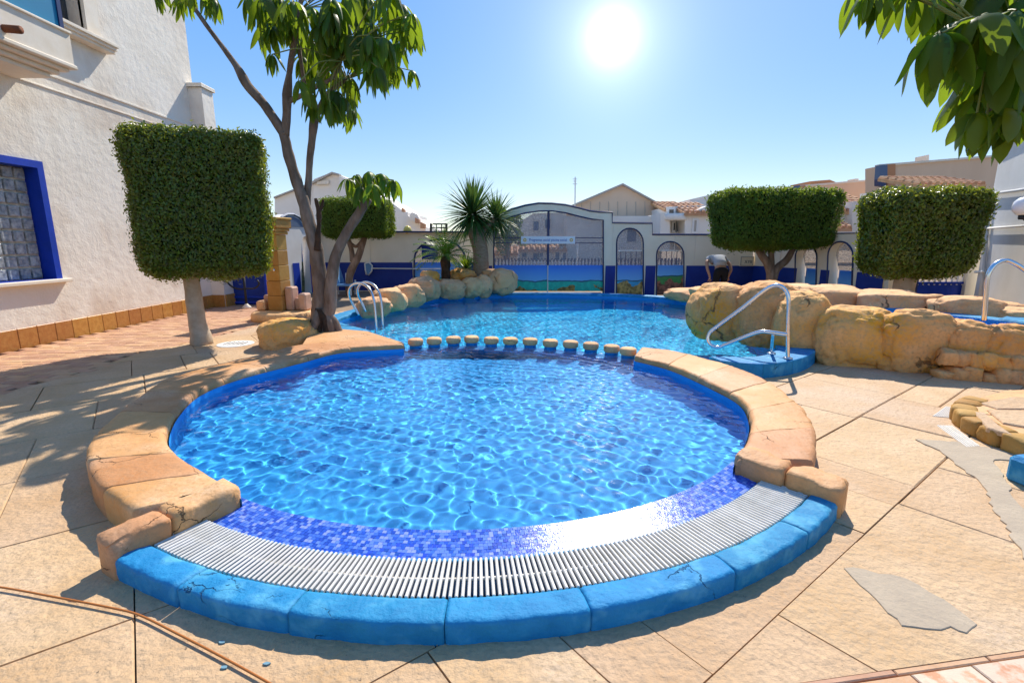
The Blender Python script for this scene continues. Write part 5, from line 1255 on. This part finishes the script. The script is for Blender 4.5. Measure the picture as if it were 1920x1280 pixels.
for (x, y, s) in ((300, -28, .8), (362, -18, .8), (395, -14, .8), (468, -6, .9), (500, -2, 1), (518, 30, 1.1), (505, 45, .9), (510, 100, .55), (536, 5, 1), (560, 38, 1), (585, 15, 1), (600, 48, 1.), (620, 5, 1), (640, 40, 1), (655, -10, 1.05), (690, -5, 1.1), (720, -14, 1.1), (742, 10, 1), (762, 35, .9), (775, 50, .75), (700, 42, 1), (676, 60, 1), (722, 70, 1), (745, 85, .9), (655, 82, 1.1), (640, 70, 1.1), (600, 85, 1), (575, 75, .9), (700, 88, 1), (738, 118, .8), (752, 128, .75), (700, 110, .8), (610, 120, .9), (590, 145, .85), (640, 130, .8), (655, 150, .8), (630, 170, .85), (610, 185, .75), (585, 175, .7), (648, 185, .75), (620, 200, .6), (570, 105, .9), (550, 20, 1.), (735, 30, 1), (675, 20, 1)):
    W_.append((D(x+rw_.uniform(-5, 5), y+rw_.uniform(-4, 4), YT+rw_.uniform(-.85, .85)), s))
for (x, y, s, dy) in ((690, 322, .8, -.1), (668, 328, .75, .2), (715, 326, .8, 0), (738, 338, .7, -.2), (652, 336, .6, -.2), (700, 345, .75, -.35), (676, 350, .7, -.3), (722, 350, .6, .2), (745, 345, .55, .1), (690, 338, .7, .3)): W_.append((D(x, y, YT-.1+dy), s))
for (p, s) in list(W_[:44]):
    if s > .6: W_.append((p+Vector((rw_.uniform(-.22, .22), rw_.uniform(-.4, .4), rw_.uniform(-.22, .1))), s*rw_.uniform(.75, 1)))
umbrella(ut, W_, .50, 4)
tw_ = MB()
hubs = [D(562, 20, YT-.2), D(640, 115, YT-.35), D(650, 150, YT+.3), D(560, 80, YT+.2), D(690, 372, YT-.1), D(356, 0, YT+.3)]
for p, s in W_:
    h = min(hubs, key=lambda q: (q-p).length); mid = h.lerp(p, .55)+Vector((0, 0, .12)); tw_.tube(smooth([h, mid, p], 7), .009, 5, cap=False)
tw_.build('petioles', M['stem'], ut, True)['kind'] = 'stuff'
# soil ring round the trunk
sr = MB(); ctr = G(600, 634)
sr.prism([(ctr.x+.55*math.cos(a)*(1+.15*math.sin(3*a)), YT-.25+.42*math.sin(a)) for a in [2*math.pi*i/24 for i in range(24)]], -.02, .03, .02).build('soil_patch', M['soil'])
tag(bpy.data.objects['soil_patch'], kind='structure')
# overhanging branch, top right
ut2 = thing('umbrella_tree', 'umbrella tree branch of large glossy leaves overhanging the top right corner', 'tree', (5.2, 3.6, 0))
def limb2(pts, rr, nm, n=20):
    P = smooth([Vector(p) if len(p) == 3 and p[0] < 20 else D(*p) for p in pts], n); MB().tube(P, list(np.interp(np.linspace(0, 1, n), np.linspace(0, 1, len(rr)), rr)), 10, noise_amp=.15).build(nm, M['bark'], ut2, True)
limb2([(5.2, 3.6, 0), (5.1, 3.6, 1.2), (4.9, 3.6, 2.2), (4.5, 3.6, 3.0)], (.13, .1, .09, .07), 'trunk')
YB_ = 3.5
W2 = []
rw2 = random.Random(33)
for x, y, s, dy in ((1640, -18, .8, .2), (1612, -22, .7, .4), (1672, -30, .9, .3), (1718, -20, .9, .2), (1752, -14, .95, .3), (1748, 72, 1.05, 0), (1765, 62, 1., -.2), (1800, 40, 1.15, -.1), (1840, 30, 1.2, -.2), (1870, 50, 1.2, .1), (1905, 20, 1.2, -.2), (1900, 90, 1.25, -.1), (1860, 95, 1.1, .2), (1930, 60, 1.2, 0), (1820, 170, .8, .2), (1850, 225, .8, .1), (1885, 205, .85, -.1), (1915, 180, .9, .1), (1930, 120, 1.2, .2), (1800, -30, 1., .4), (1850, -30, 1.1, .2), (1900, -30, 1.1, .1), (1945, -10, 1.2, 0), (1780, 10, 1, .3), (1870, 190, .8, .3), (1935, 195, .9, 0), (1832, 212, .7, -.1), (1965, 150, 1.1, 0), (1965, 40, 1.2, 0)):
    W2.append((D(x, y, YB_+dy), s))
for (p, s) in list(W2):
    if p.x > 2.9 and rw2.random() < .4: W2.append((p+Vector((rw2.uniform(-.1, .15), rw2.uniform(-.3, .3), rw2.uniform(-.1, .1))), s*.95))
umbrella(ut2, W2, .38, 9, nl=(6, 9), wide=1.5)
tw2 = MB(); hubs2 = [D(1990, 30, YB_), D(1990, 160, YB_+.1), D(1900, 40, YB_), D(1860, 70, YB_)]
limb2([(4.5, 3.6, 3.0), (1990, 160, YB_+.1), (1905, 178, YB_+.1), (1850, 210, YB_+.1)], (.06, .03, .015, .01), 'limb'); limb2([(4.5, 3.6, 3.0), (1990, 30, YB_), (1900, 40, YB_), (1810, 45, YB_), (1760, 66, YB_)], (.06, .03, .02, .014, .01), 'limb')
for p, s in W2:
    h = min(hubs2, key=lambda q: (q-p).length); tw2.tube(smooth([h, h.lerp(p, .55)+Vector((0, 0, .06)), p], 7), .007, 5, cap=False)
tw2.build('petioles', M['stem'], ut2, True)['kind'] = 'stuff'

# ------------------------------------------------------------------ dragon palm and cycad in the far left rocks
def blades(parent, c, n, L, W, seed, mat, elo, ehi, droop=.5, name='leaf_head'):
    r = random.Random(seed); m = MB()
    for i in range(n):
        az = i*2.39996+r.uniform(-.2, .2); f = (i+.5)/n; el = ehi+(elo-ehi)*f**.9; l = L*r.uniform(.8, 1.1); k = 6
        d = Vector((math.cos(az)*math.cos(el), math.sin(az)*math.cos(el), math.sin(el))); s = Vector((-math.sin(az), math.cos(az), 0)); p = Vector(c)+d*.05; base_ = len(m.v)
        for j in range(k+1):
            t = j/k; wd = W*(.55+.9*t if t < .35 else 1.0*(1-(t-.35)/.65)**.8+.02)*.5; q = p
            m.v += [tuple(q+s*wd), tuple(q-d.cross(s)*wd*.4), tuple(q-s*wd)]
            d = (d+Vector((0, 0, -droop*t*.22))).normalized(); p = p+d*l/k
        for j in range(k): b = base_+j*3; m.f += [(b, b+1, b+4, b+3), (b+1, b+2, b+5, b+4)]
    o = m.build(name, M[mat], parent, True); o['kind'] = 'stuff'; return o
YP = 14.6
dp = thing('dragon_palm', 'spiky dragon palm with a thick pale trunk left of the gate', 'palm', D(900, 545, YP))
tp = smooth([D(898, 560, YP), D(899, 530, YP), D(902, 490, YP), D(898, 455, YP), D(893, 435, YP), D(888, 405, YP)], 24)
MB().tube(tp, list(np.interp(np.linspace(0, 1, 24), [0, .3, .6, .8, 1], [.24, .23, .22, .24, .12])), 14, noise_amp=.12).build('trunk', M['palmtrunk'], dp, True)
MB().tube(smooth([D(896, 440, YP), D(915, 425, YP), D(928, 412, YP)], 10), [.12]*10, 10).build('branch', M['palmtrunk'], dp, True)
blades(dp, D(886, 402, YP), 280, 1.04, .07, 1, 'palm', R(-55), R(88), .55); blades(dp, D(930, 410, YP+.1), 150, .8, .06, 2, 'palm', R(-55), R(80), .7)
YC = 13.9
cd = thing('cycad', 'small bright green cycad with a dark stubby trunk among the rocks', 'cycad', D(835, 535, YC))
MB().tube(smooth([D(835, 545, YC), D(836, 520, YC), D(836, 500, YC), D(836, 480, YC)], 12), [.15, .14, .13, .13, .13, .13, .13, .13, .13, .13, .12, .1], 12, noise_amp=.35).build('trunk', M['barkdark'], cd, True)
rc = random.Random(6)
for i in range(34):
    az = i*2.39996; el = R(78)-R(72)*((i+.5)/34)**.8; d = Vector((math.cos(az)*math.cos(el), math.sin(az)*math.cos(el), math.sin(el))); p = D(836, 482, YC); m = MB(); L_ = 1.05*rc.uniform(.85, 1.1); k = 16
    for j in range(k):
        t = j/k; q = p+d*L_/k; s = Vector((-math.sin(az), math.cos(az), 0)); up_ = s.cross(d)
        wl_ = .21*math.sin(math.pi*min(1, .12+t*.9))
        if j > 1:
            for sg_ in (-1, 1):
                tip = p+s*sg_*wl_+d*wl_*.75+up_*.04; b = len(m.v); w2 = d*.022
                m.v += [tuple(p-w2), tuple(tip), tuple(p+w2)]; m.f.append((b, b+1, b+2))
        b = len(m.v); m.v += [tuple(p+s*.008), tuple(p-s*.008), tuple(q-s*.008), tuple(q+s*.008)]; m.f.append((b, b+1, b+2, b+3))
        p = q; d = (d+Vector((0, 0, -.055-.05*t))).normalized()
    m.build('frond', M['cycad'], cd)
ls = thing('low_shrub', 'low olive shrub between the cycad and the dragon palm', 'shrub', D(872, 530, 14.9))
blades(ls, D(874, 505, 14.9), 90, .5, .06, 4, 'cycad', R(-30), R(80), .6, 'foliage')
MB().tube([D(874, 530, 14.9), D(874, 505, 14.9)], .05, 8).build('stem', M['barkdark'], ls)
tr2 = thing('street_tree', 'loose green street tree seen through the left gate leaf', 'tree', (XZ(948, 500, 20.6)[0], 20.6, 0))
r_ = np.random.default_rng(4); n = 5200; cc_ = np.array(D(950, 428, 20.6)); dirs = r_.normal(0, 1, (n, 3)); dirs /= np.linalg.norm(dirs, axis=1, keepdims=True)
P = cc_+dirs*(r_.uniform(.2, 1, n)**.4)[:, None]*np.array((.75, .7, .85))*(1+.3*np.sin(dirs[:, :1]*5+dirs[:, 2:]*4)); A = r_.normal(0, 1, (n, 3)); A /= np.linalg.norm(A, axis=1, keepdims=True); B = np.cross(A, r_.normal(0, 1, (n, 3))); B /= np.linalg.norm(B, axis=1, keepdims=True)
V = np.stack([P, P+A*.05+B*.03, P+A*.1, P+A*.05-B*.03], 1).reshape(-1, 3); i = np.arange(n)*4
np_mesh('crown', V, np.stack([i, i+1, i+2, i+3], 1), M['leaffine'], tr2)['kind'] = 'stuff'
MB().tube([(cc_[0], 20.6, 0), (cc_[0]+.05, 20.6, 1.2), (cc_[0], 20.6, 2.2)], (.1, .08, .05), 8).build('trunk', M['bark'], tr2, True)

# ------------------------------------------------------------------ person bending at the wall
YQ = 13.9
hp = D(1352, 508, YQ); pp = thing('person', 'person in grey shirt and black trousers bending forward by the wall sign', 'person', (hp.x, YQ, 0))
def skin(name, verts, edges, rad, mat, parent, root=0, sub=2):
    me = bpy.data.meshes.new(name); og = wloc(parent); me.from_pydata([tuple(Vector(v)-og) for v in verts], edges, [])
    o = link(name, me, parent, None, M[mat]); s = o.modifiers.new('skin', 'SKIN'); 
    for k, r in enumerate(rad): me.skin_vertices[0].data[k].radius = (r, r) if not isinstance(r, tuple) else r; me.skin_vertices[0].data[k].use_root = (k == root)
    s.use_smooth_shade = True; u = o.modifiers.new('sub', 'SUBSURF'); u.levels = u.render_levels = sub; return o
X0, Z0 = hp.x, .88
v3 = lambda x, y, z: (X0+x, YQ+y, z)
body_v = [v3(0, 0, Z0), v3(0, .12, Z0+.16), v3(.02, .3, Z0+.26), v3(.03, .46, Z0+.27), v3(.03, .56, Z0+.24), v3(.03, .66, Z0+.19), v3(.03, .76, Z0+.12),
          v3(-.19, .44, Z0+.26), v3(-.30, .30, Z0+.19), v3(-.33, .16, Z0+.02), v3(-.27, .1, Z0-.18), v3(-.25, .1, Z0-.27),
          v3(.25, .44, Z0+.24), v3(.36, .30, Z0+.12), v3(.34, .14, Z0-.04), v3(.27, .1, Z0-.16), v3(.25, .1, Z0-.24),
          v3(-.1, .0, Z0-.06), v3(-.12, .02, .48), v3(-.13, -.04, .1), v3(-.13, .1, .05), v3(.1, .0, Z0-.06), v3(.12, .05, .48), v3(.13, .0, .1), v3(.13, .14, .05)]
body_e = [(0, 1), (1, 2), (2, 3), (3, 4), (4, 5), (5, 6), (3, 7), (7, 8), (8, 9), (9, 10), (10, 11), (3, 12), (12, 13), (13, 14), (14, 15), (15, 16), (0, 17), (17, 18), (18, 19), (19, 20), (0, 21), (21, 22), (22, 23), (23, 24)]
skin('body', body_v, body_e, [.14, .13, .14, .14, .06, .09, .08, .06, .05, .045, .035, .03, .06, .05, .045, .035, .03, .09, .065, .05, .04, .09, .065, .05, .04], 'skin', pp)
for sx, hx_ in ((-1, 11), (1, 16)):
    hv = Vector(body_v[hx_]); fv = [hv]; fe = []
    for q in range(5):
        a = Vector(((q-2)*.016, .0 if q else .02, -.02)); fv += [hv+a, hv+a*1.2+Vector((0, .01, -.035-.008*(2-abs(q-2)))), hv+a*1.2+Vector((0, .02, -.06-.012*(2-abs(q-2))))]; k = 1+q*3; fe += [(0, k), (k, k+1), (k+1, k+2)]
    skin('hand', fv, fe, [.03]+[.009, .0085, .007]*5, 'skin', pp, 0, 1)
skin('shirt', [v3(0, -.01, Z0+.06), v3(0, .12, Z0+.17), v3(.02, .3, Z0+.27), v3(.03, .47, Z0+.28), v3(-.2, .44, Z0+.26), v3(-.27, .34, Z0+.22), v3(.26, .44, Z0+.24), v3(.33, .34, Z0+.16)], [(0, 1), (1, 2), (2, 3), (3, 4), (4, 5), (3, 6), (6, 7)], [(.19, .17), (.185, .16), (.19, .165), (.18, .15), .09, .075, .09, .075], 'shirt', pp)
skin('trousers', [v3(0, 0, Z0), v3(-.1, 0, Z0-.1), v3(-.12, .02, .48), v3(-.13, -.04, .06), v3(.1, 0, Z0-.1), v3(.12, .05, .48), v3(.13, 0, .06), v3(0, .02, Z0+.07)], [(0, 1), (1, 2), (2, 3), (0, 4), (4, 5), (5, 6), (0, 7)], [.17, .125, .09, .075, .125, .09, .075, .165], 'trouser', pp)
skin('hair', [v3(.03, .68, Z0+.22), v3(.03, .76, Z0+.16)], [(0, 1)], [.1, .09], 'trouser', pp, 0, 2)

# ------------------------------------------------------------------ small things on the deck
hs2 = thing('cable', 'thin orange cable lying across the paving at lower left', 'cable', G(240, 1145))
MB().tube(smooth([G(x, y, .012) for x, y in ((-120, 1085), (0, 1100), (100, 1118), (200, 1137), (260, 1152), (330, 1186), (430, 1238), (540, 1300), (620, 1350))], 80), .0048, 8).build('cable_run', M['hose'], hs2, True)
def patch(px, label, h=.006, seed=1, jag=5):
    P = [G(x, y) for x, y in px]; rr = random.Random(seed); out = []
    for a, b in zip(P, P[1:]+P[:1]):
        n = max(2, int((b-a).length/.045)); d = (b-a).normalized(); nrm_ = Vector((-d.y, d.x, 0))
        for k in range(n): q = a.lerp(b, k/n)+nrm_*rr.uniform(-.014, .014)*(k > 0); out.append((q.x, q.y))
    c = sum(P, Vector())/len(P)
    return tag(MB().prism(out, -.02, h, .0025).build('cement_patch', M['grey'], org=(c.x, c.y, 0)), label, 'cement patch')
patch([(1582, 1066), (1620, 1068), (1700, 1086), (1770, 1125), (1832, 1172), (1812, 1188), (1782, 1176), (1735, 1180), (1690, 1174), (1664, 1150), (1640, 1122), (1612, 1098)], 'leaf shaped grey cement patch in the paving at lower right', .007, 2)
patch([(1716, 824), (1788, 828), (1860, 842), (1925, 852), (1960, 868), (1875, 862), (1862, 866), (1885, 900), (1905, 940), (1960, 1000), (1960, 1110), (1905, 1020), (1862, 950), (1838, 905), (1800, 876), (1762, 845)], 'long grey cement patch running past the round stone bed at right', .007, 3)
# floor drains
def drain(q, n, label, mat):
    P = [G(x, y, .004) for x, y in q]; t = thing('floor_drain', label, 'drain', sum(P, Vector())/4, None)
    MB().prism([(p.x, p.y) for p in P], -.02, .003).build('drain_bed', M['channel'] if mat == 'white' else M['trim'], t)
    for i in range(n):
        f0, f1 = (i+.2)/n, (i+.8)/n; qd_ = [P[0].lerp(P[1], f0), P[0].lerp(P[1], f1), P[3].lerp(P[2], f1), P[3].lerp(P[2], f0)]
        MB().prism([(p.x, p.y) for p in qd_], 0, .008, .001).build('drain_bar', M[mat], t)
drain([(1773, 762), (1806, 766), (1780, 783), (1748, 780)], 9, 'white barred floor drain left of the round stone bed', 'white')
drain([(1756, 797), (1786, 798), (1838, 836), (1812, 838)], 6, 'pale plugged floor drain beside the grey cement patch', 'grate')
mh = thing('manhole_cover', 'small round grey cover in the paving beside the square tree', 'manhole cover', G(442, 645))
c = G(442, 645); MB().lathe([(.27, -.01), (.27, .008), (.24, .012)], (c.x, c.y, 0), 24).build('cover_plate', M['white'], mh)
for i in range(5): MB().box((c.x-.14+i*.07, c.y, .014), (.02, .22, .004)).build('slot', M['channel'], mh)
# round stone bed on the right
cb = thing('stone_bed', 'round raised bed edged with tan cobbles at the right edge', 'stone bed', G(1900, 790))
ec = spline([G(*p) for p in ((1832, 768), (1806, 782), (1812, 800), (1838, 815), (1870, 832), (1905, 846), (1950, 862), (2000, 880))], 60); ec = arclen(ec, 9)
for i in range(len(ec)-1):
    a, b = ec[i], ec[i+1]; c = (a+b)/2; L_ = (b-a).length
    rock(cb, (c.x, c.y, .055), (L_*.53, .10, .085), 300+i, math.atan2(b.y-a.y, b.x-a.x), 'pillar', 'edge_stone', 3, e=.38, amp=.1, crease=.02, rnd=.12)
fl_ = [G(*p) for p in ((1832, 766), (1806, 784), (1818, 803), (1870, 830), (1950, 858), (2040, 880), (2200, 850), (2200, 770), (1960, 748), (1880, 752))]
MB().prism([(p.x, p.y) for p in fl_], -.03, .12, .015).build('bed_top', M['palerock'], cb)
for j, q in enumerate(([(1836, 757), (1900, 745), (1990, 752), (1960, 768), (1870, 768)], [(1850, 770), (1960, 772), (2050, 790), (1990, 815), (1880, 795)], [(1825, 775), (1845, 776), (1872, 800), (1900, 820), (1850, 805)])):
    P = [G(x, y, .12) for x, y in q]; MB().prism([(p.x, p.y) for p in P], .1, .132+.004*j, .008).build('flagstone', M['slab'], cb)
bb = thing('blue_block', 'bright blue painted block cut off by the right edge', 'block', G(1930, 945))
c = G(1910, 945); MB().bbox((c.x+.43, c.y+.24, .08), (.32, .3, .2), .03, rz=R(10)).build('block_body', M['bluekerb'], bb)
M['flake'] = mk('faded_blue_flake', (.16, .30, .36), rough=.7, bump=0)
# fallen leaves and flakes of paint
for i, (x, y, lab) in enumerate(((416, 1203, 'small pale blue paint flake nearest the orange cable on the paving'), (500, 1243, 'pale blue paint flake below the blue kerb near the bottom edge'), (420, 1250, 'faint blue paint flake left of the other flakes'))):
    p = G(x, y, .003); a = R(20+40*i); m = MB(); m.prism([(p.x+.016*math.cos(a+q)*(1 if k % 2 else .7), p.y+.007*math.sin(a+q)) for k, q in enumerate([i_*math.pi/4 for i_ in range(8)])], .0, .005); tag(m.build('paint_flake', M['flake'], org=(p.x, p.y, 0)), lab, 'paint flake', 'paint flakes on the paving')
